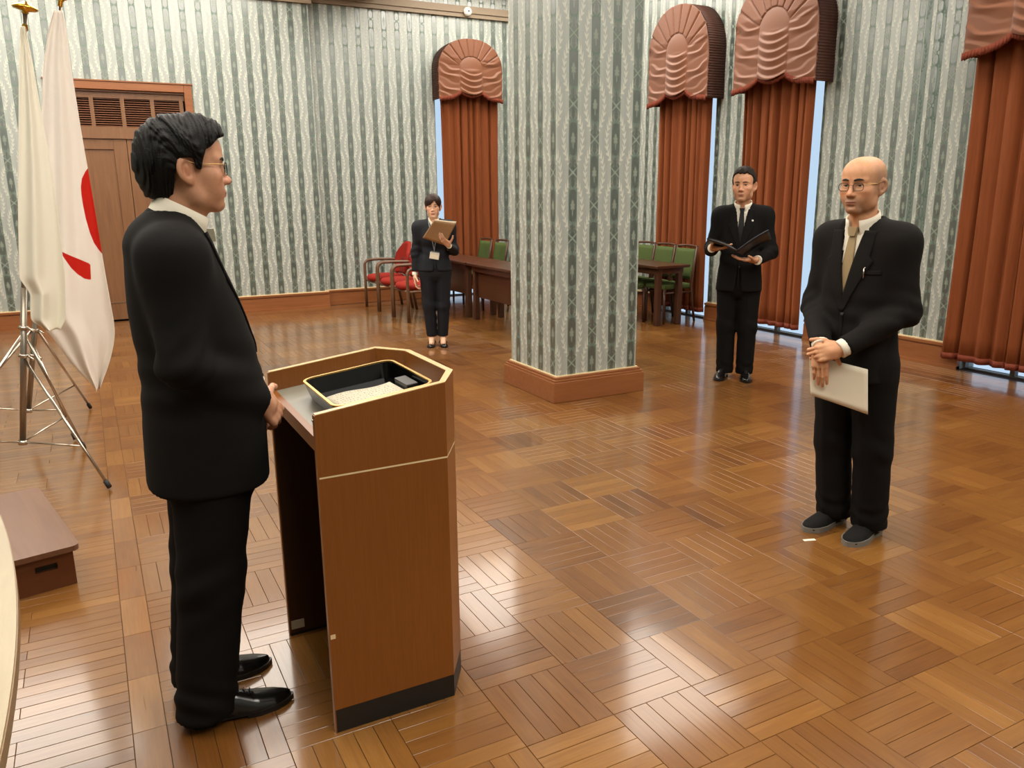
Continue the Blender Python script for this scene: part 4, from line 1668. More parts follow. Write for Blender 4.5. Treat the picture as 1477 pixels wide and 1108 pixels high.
# ---------------------------------------------------------------- head
def head_sdf(P, k):
    """head coordinates : eyes at z=0, ears at x~0, face towards +x. k : dict of face traits"""
    m = mirror_y(P)
    fw = k.get('wide', 1.0)
    jw = fw * k.get('jaw', 0.93)
    d = ell(P, (-0.012, 0, 0.032), (0.098, 0.078 * fw, 0.084))
    d = smin(d, ell(m, (-0.020, 0.024 * fw, 0.046), (0.064, 0.050, 0.058)), 0.03)
    d = smin(d, ell(P, (0.032, 0, 0.046), (0.064, 0.068 * fw, 0.060)), 0.03)
    d = smin(d, ell(P, (0.024, 0, -0.028), (0.064, 0.030 * fw + 0.038 * jw, 0.080)), 0.03)
    # jaw line and chin
    d = smin(d, seg(m, (-0.002, 0.058 * jw, -0.045), (0.016, 0.051 * jw, -0.080), 0.018, 0.017), 0.03)
    d = smin(d, seg(m, (0.016, 0.051 * jw, -0.080), (0.066, 0.016, -0.104), 0.018, 0.016), 0.03)
    d = smin(d, ell(P, (0.074, 0, -0.103), (0.019, 0.024, 0.016)), 0.022)
    # cheekbones, muzzle
    d = smin(d, ell(m, (0.058, 0.043 * fw, -0.026), (0.027, 0.024, 0.020)), 0.03)
    d = smin(d, ell(P, (0.074, 0, -0.068), (0.024, 0.032, 0.028)), 0.025)
    d = smin(d, ell(m, (0.056, 0.036 * jw, -0.056), (0.022, 0.024, 0.026)), 0.028)
    # brow
    d = smin(d, seg(m, (0.083, 0.012, 0.020), (0.072, 0.046 * fw, 0.020), 0.011, 0.009), 0.018)
    # eye hollows
    d = smax(d, -ell(m, (0.104, 0.031, -0.002), (0.022, 0.019, 0.013)), 0.014)
    # eyelids : ball, opened by an almond
    lid = np.linalg.norm(m - np.array([0.0735, 0.0315, -0.001]), axis=1) - 0.0150
    d = smin(d, lid, 0.007)
    op = k.get('open', 0.0042)
    d = smax(d, -ell(m, (0.090, 0.0318, -0.0015), (0.018, 0.0128, op)), 0.002)
    # nose
    nl = k.get('nose', 1.0)
    d = smin(d, seg(P, (0.086, 0, 0.006), (0.100 + 0.008 * nl, 0, -0.034), 0.0075, 0.0100), 0.014)
    d = smin(d, ell(P, (0.104 + 0.007 * nl, 0, -0.038), (0.0115, 0.0115, 0.0100)), 0.008)
    d = smin(d, ell(m, (0.098, 0.0125, -0.041), (0.0115, 0.0075, 0.0080)), 0.007)
    d = smax(d, -ell(m, (0.104, 0.0065, -0.050), (0.0060, 0.0040, 0.0050)), 0.004)
    # lips
    d = smax(d, -ell(P, (0.104, 0, -0.0735), (0.012, 0.025, 0.0022)), 0.005)
    d = smin(d, ell(P, (0.0935, 0, -0.0685), (0.0085, 0.023, 0.0052)), 0.006)
    d = smin(d, ell(P, (0.0915, 0, -0.0790), (0.0090, 0.019, 0.0058)), 0.006)
    d = smax(d, -ell(P, (0.100, 0, -0.090), (0.010, 0.018, 0.005)), 0.010)
    # ears
    Re = rot(-18, 0, 0)
    q = m - np.array([-0.008, 0.079 * fw, -0.012])
    q = q @ rot(-26, -8, 0)
    ear = ell(q, (-0.004, 0.004, 0.004), (0.024, 0.0080, 0.034))
    ear = smin(ear, ell(q, (0.004, 0.002, -0.027), (0.012, 0.0075, 0.013)), 0.008)
    ear = smax(ear, -ell(q, (-0.001, 0.0125, 0.003), (0.0155, 0.0100, 0.023)), 0.004)
    ear = smin(ear, ell(q, (0.001, 0.004, 0.001), (0.006, 0.005, 0.014)), 0.004)
    d = smin(d, ear, 0.006)
    return d


def neck_sdf(P, o, R, s, base, rn):
    """P in person space ; neck joins the head to the chest"""
    top = np.asarray(o) + R @ (np.array([-0.022, 0, -0.055]) * s)
    topf = np.asarray(o) + R @ (np.array([0.012, 0, -0.080]) * s)
    b0 = np.asarray(base, F)
    d = seg(P, top, b0, rn, rn * 1.05)
    d = smin(d, seg(P, topf, b0 + np.array([0.028, 0, 0.0]), rn * 0.70, rn * 0.72), 0.03)
    # larynx and neck cords
    d = smin(d, ell(P, (topf + b0) / 2 + np.array([rn * 0.78, 0, 0.0]), (0.010, 0.010, 0.016)), 0.02)
    d = smin(d, seg(P, b0 - np.array([0.012, 0, 0.0]), b0 - np.array([0.03, 0, 0.07]), rn * 0.98, rn * 1.05), 0.03)
    return d


def skin_color(V, k, base, lip, shade):
    """V in head coordinates : skin tone (lips, beard shadow, cheeks) and painted crease shade"""
    n = len(V)
    col = np.tile(np.array(base[:3]), (n, 1))

    def mixin(c, w):
        w = np.clip(w, 0, 1)[:, None]
        col[:] = col * (1 - w) + np.array(c[:3]) * w
    x, y, z = V[:, 0], np.abs(V[:, 1]), V[:, 2]
    g = lambda cx, cy, cz, r: np.exp(-(((x - cx) ** 2 + (y - cy) ** 2 + (z - cz) ** 2) / (r * r)))
    mixin(lin(196, 112, 88), 0.25 * g(0.075, 0.045, -0.030, 0.028))
    mixin(lin(186, 96, 74), 0.30 * g(0.112, 0, -0.038, 0.016))
    mixin(lin(180, 96, 76), 0.25 * g(-0.0, 0.085, -0.01, 0.03))
    if shade is not None:
        c, amt, kind = shade
        w = np.clip((-0.040 - z) / 0.02, 0, 1) * np.clip((x + 0.01) / 0.03, 0, 1) * np.clip((0.0 + z + 0.135) / 0.02, 0, 1)
        w *= np.clip((0.055 - y) / 0.015, 0.25, 1)
        mixin(c, amt * w)
    if k.get('scalp') is not None:
        w = np.clip((0.055 - x) / 0.03, 0, 1) * np.clip((z - (-0.055)) / 0.02, 0, 1) * np.clip((0.085 - z) / 0.03, 0, 1) * (y > 0.03)
        mixin(k['scalp'], 0.4 * w)
    # lips, with the dark of the mouth line painted in
    lipw = np.exp(-((z + 0.0735) / 0.0085) ** 4) * np.exp(-(y / 0.021) ** 4) * (x > 0.078)
    mixin(lip, 0.75 * lipw)
    mixin(lin(70, 30, 24), 0.85 * np.exp(-((z + 0.0738 - 0.002 * (y / 0.02) ** 2) / 0.0018) ** 2) * np.exp(-(y / 0.022) ** 6) * (x > 0.07))
    # lash line, plus shade painted into lid crease, nostrils and cheek fold
    ld = (y - 0.0318) / 0.0145
    mixin(lin(46, 28, 22), 0.8 * np.exp(-((z - 0.0035 + 0.003 * ld * ld) / 0.0022) ** 2) * np.exp(-ld ** 6) * (x > 0.06))
    mixin(lin(110, 62, 46), 0.35 * np.exp(-((z - 0.0095 + 0.003 * ld * ld) / 0.0016) ** 2) * np.exp(-ld ** 6) * (x > 0.06))
    mixin(lin(70, 36, 28), 0.7 * g(0.106, 0.0065, -0.0475, 0.0045))
    mixin(lin(150, 86, 64), 0.35 * np.exp(-((z + 0.055 + (y - 0.02) * 0.9) / 0.004) ** 2) * np.exp(-((y - 0.028) / 0.012) ** 2) * (x > 0.06))
    return col


# ---------------------------------------------------------------- hand
def hand_sdf(P, curl, thumb=(0.55, 0.75, -0.35), spread=0.0):
    """right-hand style : fingers +x, palm faces -z, thumb +y. curl : per finger three bend angles"""
    d = rbox(P, (0.046, 0, 0), (0.046, 0.039, 0.0125), 0.012)
    d = smin(d, seg(P, (-0.005, 0, 0), (0.03, 0, 0), 0.026, 0.024), 0.02)
    d = np.where(np.abs(P[:, 2]) > 0, d, d)
    d = smin(d, ell(P, (0.03, 0.026, -0.008), (0.032, 0.017, 0.014)), 0.014)
    L = [(0.043, 0.026, 0.021), (0.047, 0.030, 0.023), (0.044, 0.028, 0.022), (0.034, 0.020, 0.019)]
    ys = (0.0285, 0.0095, -0.0100, -0.0285)
    xs = (0.088, 0.092, 0.089, 0.082)
    fing = None
    for i in range(4):
        p = np.array([xs[i], ys[i], 0.001])
        a = 0.0
        sp = (1.5 - i) * spread
        fd = None
        r = 0.0092 if i < 3 else 0.0080
        for j in range(3):
            a += math.radians(curl[i][j])
            q = p + L[i][j] * np.array([math.cos(a) * math.cos(sp), math.cos(a) * math.sin(sp), -math.sin(a)])
            s_ = seg(P, p, q, r, r * 0.92)
            fd = s_ if fd is None else smin(fd, s_, 0.004)
            p = q
            r *= 0.92
        base = seg(P, (0.07, ys[i] * 0.95, 0.002), (xs[i], ys[i], 0.002), 0.010, 0.0098)
        fd = smin(fd, base, 0.006)
        fing = fd if fing is None else smin(fing, fd, 0.0025)
    d = smin(d, fing, 0.008)
    tdir = nrm(thumb)
    p = np.array([0.018, 0.030, -0.006])
    q = p + 0.040 * nrm(tdir + np.array([0.0, 0.25, 0]))
    d = smin(d, seg(P, p, q, 0.0145, 0.0115), 0.010)
    p2 = q + 0.032 * tdir
    t1 = seg(P, q, p2, 0.0110, 0.0100)
    p3 = p2 + 0.026 * nrm(tdir + np.array([0.25, -0.2, 0]))
    t1 = smin(t1, seg(P, p2, p3, 0.0100, 0.0085), 0.004)
    return smin(d, t1, 0.006)


RELAX = [(12, 28, 18), (14, 32, 20), (18, 34, 20), (22, 34, 20)]
CLASP = [(42, 52, 22), (46, 56, 24), (50, 58, 24), (54, 56, 24)]
GRIP = [(30, 55, 30), (34, 58, 30), (38, 58, 30), (42, 58, 30)]
FLATH = [(8, 12, 8), (9, 14, 8), (10, 15, 8), (12, 16, 8)]


def hand_frame(fingers, palm, right=True):
    """rows : hand x,y,z axes in person space. palm = direction the palm faces"""
    x = nrm(fingers)
    z = -np.asarray(palm, F)
    z = nrm(z - x * (z @ x))
    y = np.cross(z, x)
    if not right:
        y = -y
    return np.stack([x, y, z])


def hand_mesh(wrist, fingers, palm, right, curl, scale=1.0, thumb=(0.55, 0.75, -0.35), spread=0.0, h=0.0026):
    Rm = hand_frame(fingers, palm, right)
    V, Q = net(lambda P: hand_sdf(P, curl, thumb, spread), (-0.05, -0.085, -0.13), (0.225, 0.12, 0.05), h)
    V = np.asarray(wrist) + (V * scale) @ Rm
    if not right:
        Q = Q[:, ::-1]
    return V, Q


# ---------------------------------------------------------------- surface-following strips (lapels, ties, pockets)
def front_x(f, y, z, x1=0.45, x0=-0.05):
    """largest x with f=0 along -x at every (y,z)"""
    y, z = np.asarray(y, F).ravel(), np.asarray(z, F).ravel()
    n = 150
    xs = np.linspace(x1, x0, n)
    P = np.stack([np.repeat(xs[None], len(y), 0).ravel(), np.repeat(y[:, None], n, 1).ravel(), np.repeat(z[:, None], n, 1).ravel()], -1)
    v = f(P).reshape(len(y), n)
    ins = v < 0
    i = np.argmax(ins, 1)
    i = np.clip(i, 1, n - 1)
    a, b_ = v[np.arange(len(y)), i - 1], v[np.arange(len(y)), i]
    t_ = np.clip(a / (a - b_ + 1e-12), 0, 1)
    return xs[i - 1] + t_ * (xs[i] - xs[i - 1])


def drape(f, rows, nu, lift, th, name, m, parent, smoothx=2, x1=0.45):
    """rows : (z, y_left, y_right) outline on the front ; makes a thin piece lying on surface f"""
    G = []
    ys, zs = [], []
    for (z, a, b_) in rows:
        for s in np.linspace(0, 1, nu):
            ys.append(a + (b_ - a) * s)
            zs.append(z)
    x = front_x(f, ys, zs, x1).reshape(len(rows), nu)
    for _ in range(smoothx):
        q = np.pad(x, 1, mode='edge')
        x = np.maximum(x, (q[:-2, 1:-1] + q[2:, 1:-1] + q[1:-1, :-2] + q[1:-1, 2:]) / 4)
    if not np.isscalar(lift):
        lift = np.asarray(lift)[:, None]
    G = np.stack([x + lift, np.array(ys).reshape(x.shape), np.array(zs).reshape(x.shape)], -1)
    return MB().sheet(G, th, normal=(1, 0, 0)).build(name, m, parent)


def dens(rows, n=30):
    rows = np.array(rows, F)
    t_ = np.linspace(0, 1, len(rows))
    q = np.linspace(0, 1, n)
    return [tuple(np.interp(q[i], t_, rows[:, k]) for k in range(3)) for i in range(n)]


def shoe(parent, pos, yaw, L=0.285, Wd=0.098, style='dress', name='shoe'):
    """pos : heel-centre on the floor in person space"""
    R = rot(yaw)
    h = 0.004

    def up(P):
        x = P[:, 0]
        t_ = np.clip(x / L, 0, 1)
        toe = 0.055 if style == 'dress' else 0.062
        # side outline
        w = np.interp(t_, [0, 0.12, 0.35, 0.65, 0.82, 0.93, 1.0], [0.026, 0.034, 0.034, 0.048, 0.042, 0.026, 0.006] if style != 'knit' else [0.03, 0.038, 0.038, 0.050, 0.047, 0.034, 0.012]) * Wd / 0.098
        cy = np.interp(t_, [0, 0.4, 1], [0, -0.003, 0.004])
        hz = np.interp(t_, [0, 0.1, 0.30, 0.45, 0.62, 0.85, 1.0], [0.072, 0.080, 0.088, 0.078, 0.058, 0.042, 0.030] if style != 'pump' else [0.060, 0.062, 0.034, 0.030, 0.034, 0.034, 0.022])
        y = np.abs(P[:, 1] - cy)
        q = (np.abs(y / w) ** 2.5 + np.abs(np.maximum(P[:, 2], 0) / hz) ** 2.6) ** (1 / 2.5)
        d = (q - 1) * np.minimum(w, hz)
        d = smax(d, np.maximum(-x, x - L), 0.012)
        return smax(d, 0.010 - P[:, 2], 0.004)
    V, Q = net(up, (-0.02, -0.07, -0.004), (L + 0.02, 0.07, 0.11), h)
    pos = np.asarray(pos, F)
    me = mesh_arrays(name, V @ R.T + pos, Q)
    o = link(name, me, parent, {'dress': 'leather', 'knit': 'mesh_shoe', 'pump': 'leather'}[style])
    n = 26
    ol = []
    for k in range(2 * n):
        if k < n:
            t_ = k / (n - 1)
            sgn = 1
        else:
            t_ = (2 * n - 1 - k) / (n - 1)
            sgn = -1
        tt = 0.5 - 0.5 * math.cos(math.pi * t_)
        w = np.interp(tt, [0, 0.03, 0.12, 0.35, 0.65, 0.82, 0.93, 1.0], [0.012, 0.026, 0.036, 0.035, 0.050, 0.044, 0.028, 0.004]) * Wd / 0.098 * (1.06 if style == 'knit' else 1.0)
        cy = np.interp(tt, [0, 0.4, 1], [0, -0.003, 0.004])
        ol.append((-0.004 + tt * (L + 0.008), cy + sgn * w))
    sm = MB()
    if style == 'knit':
        sm.prism(ol, 0.0, 0.024)
    else:
        sm.prism(ol, 0.010, 0.017)
        heel = [p for p in ol if p[0] < L * 0.27]
        xm = L * 0.27
        heel = [p for p in ol if p[0] <= xm and p[1] > 0] + [p for p in ol if p[0] <= xm and p[1] <= 0]
        sm.prism(heel, 0.0, 0.012)
        fore = [p for p in ol if p[0] > L * 0.5 and p[1] > 0] + [p for p in ol if p[0] > L * 0.5 and p[1] <= 0]
        sm.prism(fore, 0.0, 0.010)
    sm.v = [tuple(R @ np.array(v) + pos) for v in sm.v]
    sm.build('sole', {'knit': 'sole_grey'}.get(style, 'leather_matt'), o)
    return o


def ring_collar(parent, c, R, r, h0, h1, m, open_deg=28, flare=0.006, name='shirt_collar', squash=1.0, droop=0.0):
    """folded collar around the neck: c centre, R frame (x front)"""
    n = 60
    G, G2 = [], []
    for i in range(n + 1):
        a = math.radians(open_deg + (360 - 2 * open_deg) * i / n)
        ca, sa = math.cos(a), math.sin(a)
        fr = (1 + ca) / 2
        rr = r
        top = h1 - 0.010 * fr
        G.append([tuple(np.asarray(c) + R @ np.array([rr * ca * squash, rr * sa, h0 + (top - h0) * q])) for q in (0, 0.5, 1)])
        low = h0 - 0.006 - 0.030 * max(0, fr) ** 6 - droop * fr
        G2.append([tuple(np.asarray(c) + R @ np.array([(rr + 0.003 + (flare + 0.006 * fr ** 4) * (1 - q)) * ca * squash, (rr + 0.003 + flare * (1 - q)) * sa, low + (top + 0.0005 - low) * q])) for q in (0, 0.33, 0.66, 1)])
    mb = MB().sheet(G, -0.002)
    mb.sheet(G2, -0.0022)
    return mb.build(name, m, parent)
def build_person(cf):
    root = empty('person', cf['label'], 'person', cf['loc'], math.radians(cf['heading']))
    o, hs = np.array(cf['head']), cf['hscale']
    R = rot(*cf.get('hrot', (0, 0, 0)))
    kt = cf['face']
    toH = lambda P: ((P - o) @ R) / hs
    fromH = lambda V: o + (np.asarray(V) * hs) @ R.T
    fine = cf.get('fine', 0.0026)

    # ---- clothes fields
    st = cf['torso']
    J = cf['arms']          # (shoulder, elbow, wrist) right, left
    ar = cf.get('arm_r', (0.060, 0.052, 0.041))

    def torso(P):
        return stack(P, st, 2.35)

    def arm(P, j, grow=0.0, cut=True):
        s, e, w = (np.array(q, F) for q in j)
        d = seg(P, s, e, ar[0] + grow, ar[1] + grow)
        d = smin(d, seg(P, e, w, ar[1] + grow, ar[2] + grow), 0.03)
        u = nrm(w - e)
        # wrinkles at the inside of the elbow
        q = np.exp(-(np.linalg.norm(P - e, axis=1) / 0.10) ** 2)
        d = d + q * 0.0035 * np.sin(((P - e) @ nrm(w - s)) * 110 + (P @ np.array([20., 40., 10.])))
        if cut:
            d = smax(d, (P - w) @ u, 0.006)
        return d

    def coat_full(P, arms=True):
        d = torso(P)
        for j in J:
            s = np.array(j[0], F)
            inn = np.array([s[0] * 0.6 + st[0][1] * 0.4, s[1] * 0.36, s[2] + cf.get('slope', 0.030)])
            d = smin(d, seg(P, inn, s, cf.get('sh_r', 0.052), ar[0] * 0.98), 0.05)
        if arms:
            for j in J:
                kk = 0.034 + 0.075 * np.exp(-(np.linalg.norm(P - np.array(j[0], F), axis=1) / 0.15) ** 2)
                d = smin(d, arm(P, j), kk)
        w = np.exp(-((P[:, 2] - cf['waist']) / 0.10) ** 2)
        d = d + w * 0.0025 * np.sin(P[:, 2] * 70 + P[:, 1] * 14 + P[:, 0] * 9)
        return d

    zb, zt, wt = cf['vee']                 # bottom, top, half width at top

    def shirt(P):
        return torso(P) + cf.get('shirt_in', 0.008)

    def coat(P):
        d = coat_full(P)
        w = wt * np.clip((P[:, 2] - zb) / (zt - zb), 0, 1.5)
        dw = np.maximum(np.maximum((np.abs(P[:, 1]) - w) * 0.95, zb - P[:, 2]), -(P[:, 0] - st[2][1] - 0.01))
        d = smax(d, -np.maximum(dw, -shirt(P)), 0.003)
        # tails part below the button
        if cf.get('split'):
            ws = cf['split'] * np.clip((zb - 0.10 - P[:, 2]) / 0.25, 0, 1)
            ds = np.maximum(np.abs(P[:, 1] - 0.004) - ws, -(P[:, 0] - 0.04))
            d = smax(d, -np.maximum(ds, P[:, 2] - (zb - 0.10)), 0.01)
        # neck opening
        nb = np.array(cf['neck'], F)
        d = smax(d, -seg(P, nb - np.array([0, 0, 0.02]), nb + np.array([-0.01, 0, 0.2]), cf['neck_r'] + 0.006), 0.006)
        # hem
        d = smax(d, st_bot - P[:, 2], 0.008)
        return d
    st_bot = min(r[0] for r in st) + 0.002
    allp = np.array([q for j in J for q in j])
    zs_ = [r[0] for r in st]
    lo = (min(allp[:, 0].min() - 0.08, min(r[1] - r[3] for r in st) - 0.03), min(allp[:, 1].min(), -max(r[4] for r in st)) - 0.09, min(zs_) - 0.03)
    hi = (max(allp[:, 0].max() + 0.08, max(r[1] + r[2] for r in st) + 0.03), max(allp[:, 1].max(), max(r[4] for r in st)) + 0.09, max(max(zs_), allp[:, 2].max() + 0.1) + 0.03)
    V, Q = net(coat, lo, hi, cf.get('coat_h', 0.0085))
    jk = link('jacket', mesh_arrays('jacket', V, Q), root, cf['suit'])
    # shirt front
    def sfront(P):
        d = shirt(P)
        d = np.maximum(d, np.abs(P[:, 1]) - wt - 0.03)
        d = np.maximum(d, zb - 0.03 - P[:, 2])
        return np.maximum(d, -(P[:, 0] - st[2][1] + 0.02))
    V, Q = net(sfront, (-0.1, -wt - 0.06, zb - 0.06), (0.3, wt + 0.06, zt + 0.1), 0.006)
    link('shirt_front', mesh_arrays('shirt_front', V, Q), root, 'shirt')
    nb = np.array(cf['neck'], F)
    Rc = rot(0, cf.get('collar_tilt', 20), 0)
    ring_collar(root, nb + Rc @ np.array([0, 0, 0.0]), Rc, cf['neck_r'] + 0.007, -0.012, cf.get('collar_h', 0.034), 'shirt', cf.get('collar_open', 14), squash=1.05, droop=cf.get('collar_droop', 0.0))
    # jacket collar
    n = 40
    G = []
    for i in range(n + 1):
        a = math.radians(62 + 236 * i / n)
        ca, sa = math.cos(a), math.sin(a)
        col = []
        for (rr, hh) in ((cf['neck_r'] + 0.010, 0.020), (cf['neck_r'] + 0.014, 0.026), (cf['neck_r'] + 0.020, 0.016), (cf['neck_r'] + 0.030, -0.016)):
            f_ = 0.5 - 0.5 * ca
            col.append(tuple(nb + Rc @ np.array([rr * ca * 1.05, rr * sa * (1.0 + 0.12 * (1 - f_)), hh * (0.55 + 0.45 * f_) - 0.014 - 0.018 * (1 - f_)])))
        G.append(col)
    MB().sheet(G, -0.006).build('jacket_collar', cf['suit'], jk)
    # lapels
    lw = cf.get('lapel', 0.062)
    for s in (-1, 1):
        rows = []
        for q in np.linspace(0, 1, 26):
            z = zb + (zt - 0.012 - zb) * q
            wi = wt * (z - zb) / (zt - zb)
            wo = wi + lw * (0.10 + 0.9 * min(1, q / 0.66)) * (1.0 if q < 0.66 else (0.72 - 0.5 * (q - 0.66)))
            a, b_ = max(wi - 0.012, 0.0), wo
            rows.append((z, s * a, s * b_))
        drape(lambda P: coat_full(P, False), rows, 9, 0.0055, 0.006, 'lapel', cf['suit'], jk)
    # front edge and buttons
    for k in range(cf.get('buttons', 2)):
        z = zb - 0.012 - 0.11 * k
        x = front_x(coat_full, [0.0], [z])[0]
        MB().lathe([(0.0, 0.0), (0.0085, 0.0), (0.0085, 0.003), (0.006, 0.004), (0.0, 0.0035)], (x - 0.0005, 0.006, z), 14, axis=(1, 0, 0)).build('button', 'black', jk)
    if cf.get('buttons', 2):
        zz = np.linspace(st_bot + 0.02, zb - 0.004, 24)
        drape(lambda P: coat_full(P, False), [(z, -0.004, 0.010 + 0.02 * (0)) for z in zz], 4, 0.003, 0.004, 'front_edge', cf['suit'], jk, x1=0.3)
    # pockets
    for (z, y0, y1, hgt) in cf.get('pockets', []):
        drape(lambda P: coat_full(P, False), [(z + hgt * (q - 0.5), y0, y1) for q in np.linspace(0, 1, 5)], 10, 0.003, 0.004, 'pocket', cf['suit'], jk, x1=0.3)
    if cf.get('pen'):
        y_, z_ = cf['pen']
        x = front_x(lambda P: coat_full(P, False), [y_], [z_])[0]
        MB().tube([(x + 0.007, y_, z_ - 0.030), (x + 0.008, y_, z_ + 0.012)], 0.0028, 8).tube([(x + 0.008, y_, z_ + 0.012), (x + 0.004, y_ + 0.004, z_ + 0.016)], 0.0028, 8).build('pen_clip', 'chrome', jk)
    if cf.get('pin'):
        y_, z_ = cf['pin']
        x = front_x(lambda P: coat_full(P, False), [y_], [z_])[0]
        MB().lathe([(0.0, 0.0), (0.008, 0.0), (0.008, 0.003), (0.0, 0.005)], (x + 0.010, y_, z_), 12, axis=(1, 0, 0)).build('lapel_pin', 'plastic_white', jk)
    # cuffs
    for j in J:
        e, w = np.array(j[1], F), np.array(j[2], F)
        u = nrm(w - e)
        MB().tube([w - u * 0.02, w + u * 0.006, w + u * cf.get('cuff', 0.016)], [ar[2] - 0.006] * 3, 18).build('shirt_cuff', 'shirt', root)
    # tie
    if cf.get('tie'):
        ztop = zt - cf.get('tie_drop', 0.025)
        rows = []
        for q in np.linspace(0, 1, 30):
            z = (zb - 0.02) + (ztop - zb + 0.02) * q
            wd = np.interp(q, [0, 0.9, 1], [0.036, 0.017, 0.015])
            rows.append((z, -wd, wd))
        drape(shirt, rows, 9, [0.005 + cf.get('tie_puff', 0.004) * q * q for q in np.linspace(0, 1, 30)], 0.006, 'tie', cf['tie'], root)
        x = front_x(shirt, [0.0], [ztop])[0]
        kn = MB()
        tp_ = cf.get('tie_puff', 0.004)
        kn.add([(x + 0.016 + tp_, -0.021, ztop + 0.022), (x + 0.016 + tp_, 0.021, ztop + 0.022), (x + 0.020 + tp_, 0.013, ztop - 0.014), (x + 0.020 + tp_, -0.013, ztop - 0.014),
                (x - 0.012, -0.021, ztop + 0.022), (x - 0.012, 0.021, ztop + 0.022), (x - 0.004, 0.013, ztop - 0.014), (x - 0.004, -0.013, ztop - 0.014)],
               [(0, 3, 2, 1), (4, 5, 6, 7), (0, 1, 5, 4), (1, 2, 6, 5), (2, 3, 7, 6), (3, 0, 4, 7)])
        kn.build('tie_knot', cf['tie'], root)

    # ---- trousers
    L = cf['legs']          # (hip, knee, ankle) x2
    lr = cf.get('leg_r', (0.098, 0.078, 0.068))
    hem = cf.get('hem', 0.035)
    pw = cf['pelvis']       # rows like torso

    def legs(P, grow=0.0, cut=True):
        d = stack(P, pw, 2.3) - grow
        for (h_, k_, a_) in L:
            h_, k_, a_ = np.array(h_, F), np.array(k_, F), np.array(a_, F)
            q = seg(P, h_, k_, lr[0] + grow, lr[1] + grow)
            low = a_ + (a_ - k_) * 0.3
            q = smin(q, seg(P, k_, low, lr[1] + grow, lr[2] + grow), 0.03)
            # breaks above the shoe, creases behind the knee
            wz = np.exp(-((P[:, 2] - hem - 0.07) / 0.06) ** 2) * max(0.0, (lr[2] - 0.045) / 0.03)
            q = q + wz * 0.0035 * np.sin(P[:, 2] * 80 + P[:, 0] * 45 + P[:, 1] * 35)
            wk = np.exp(-((P[:, 2] - k_[2]) / 0.12) ** 2)
            q = q + wk * 0.05 * (lr[1] - 0.03) * np.sin(P[:, 2] * 60 + P[:, 1] * 30 - P[:, 0] * 25)
            # pressed crease
            q = q - 0.004 * np.exp(-((P[:, 1] - (k_[1] + a_[1]) / 2) / 0.012) ** 2) * (P[:, 0] > k_[0])
            d = smin(d, q, 0.018)
        if cut:
            d = smax(d, hem - P[:, 2], 0.006)
        return d
    la = np.array([q for j in L for q in j])
    lo = (la[:, 0].min() - 0.18, la[:, 1].min() - 0.16, hem - 0.02)
    hi = (la[:, 0].max() + 0.18, la[:, 1].max() + 0.16, max(r[0] for r in pw) + 0.02)
    V, Q = net(legs, lo, hi, 0.009)
    link('trousers', mesh_arrays('trousers', V, Q), root, cf['trouser'])

    # ---- body : head and neck, limbs, hands in one mesh
    base = cf['skin']

    def hn(P):
        return smin(head_sdf(toH(P), kt) * hs, neck_sdf(P, o, R, hs, nb - np.array([0.005, 0, 0.02]), cf['neck_r'] - 0.004), 0.022)
    V1, Q1 = net(hn, o + np.array([-0.17, -0.13, -0.36]), o + np.array([0.16, 0.13, 0.16]), fine)

    def core(P):
        d = torso(P) + 0.035
        d = smin(d, legs(P, -0.026, False), 0.03)
        for j in J:
            d = smin(d, arm(P, j, -0.022, False), 0.03)
        return smax(d, 0.06 - P[:, 2], 0.01)
    lo2 = (min(lo[0], allp[:, 0].min() - 0.08), min(lo[1], allp[:, 1].min() - 0.08), 0.03)
    hi2 = (max(hi[0], allp[:, 0].max() + 0.08), max(hi[1], allp[:, 1].max() + 0.08), max(zs_) + 0.02)
    V2, Q2 = net(core, lo2, hi2, 0.016)
    parts = [(V1, Q1), (V2, Q2)]
    for (a_, b_) in cf.get('feet', []):
        parts.append(net(lambda P: smax(smin(seg(P, a_, b_, 0.034, 0.026), seg(P, a_, np.array(a_) + np.array([0, 0, 0.08]), 0.034, 0.034), 0.02), 0.015 - P[:, 2], 0.004),
                         (a_[0] - 0.06, a_[1] - 0.06, 0.0), (b_[0] + 0.06, a_[1] + 0.06, 0.2), 0.006))
    for hd in cf['hands']:
        V3, Q3 = hand_mesh(**hd)
        parts.append((V3, Q3))
    off = 0
    Vs, Qs, cols = [], [], []
    for i, (v, q) in enumerate(parts):
        Vs.append(v)
        Qs.append(q + off)
        off += len(v)
        if i == 0:
            cols.append(skin_color(toH(v), kt, base, cf['lip'], cf.get('shade')))
        else:
            cols.append(np.tile(np.array(base[:3]), (len(v), 1)))
    Vb, Qb, Cb = np.concatenate(Vs), np.concatenate(Qs), np.concatenate(cols)
    me = mesh_arrays('body', Vb, Qb)
    at = me.attributes.new('skin', 'FLOAT_COLOR', 'POINT')
    if len(me.vertices) == len(Cb):
        at.data.foreach_set('color', np.concatenate([Cb, np.ones((len(Cb), 1))], 1).astype('f').ravel())
    link('body', me, root, 'skin')

    # ---- eyes and brows
    for s in (-1, 1):
        e = MB()
        c = np.array([0.0735, s * 0.0315, -0.001])
        gz = rot(cf.get('gaze', 0), 4, 0)
        vs, fs, mi = [], [], []
        nn = 20
        for i in range(11):
            t_ = math.pi * i / 10 * 0.62
            for k in range(nn):
                p = 2 * math.pi * k / nn
                q = gz @ np.array([math.cos(t_), math.sin(t_) * math.cos(p), math.sin(t_) * math.sin(p)])
                vs.append(fromH(c + 0.0132 * q))
        for i in range(10):
            for k in range(nn):
                k2 = (k + 1) % nn
                fs.append((i * nn + k, (i + 1) * nn + k, (i + 1) * nn + k2, i * nn + k2))
                mi.append(1 if i < 2 or (i == 2) else 0)
        e.add(vs, fs, 0, True)
        e.mi = mi
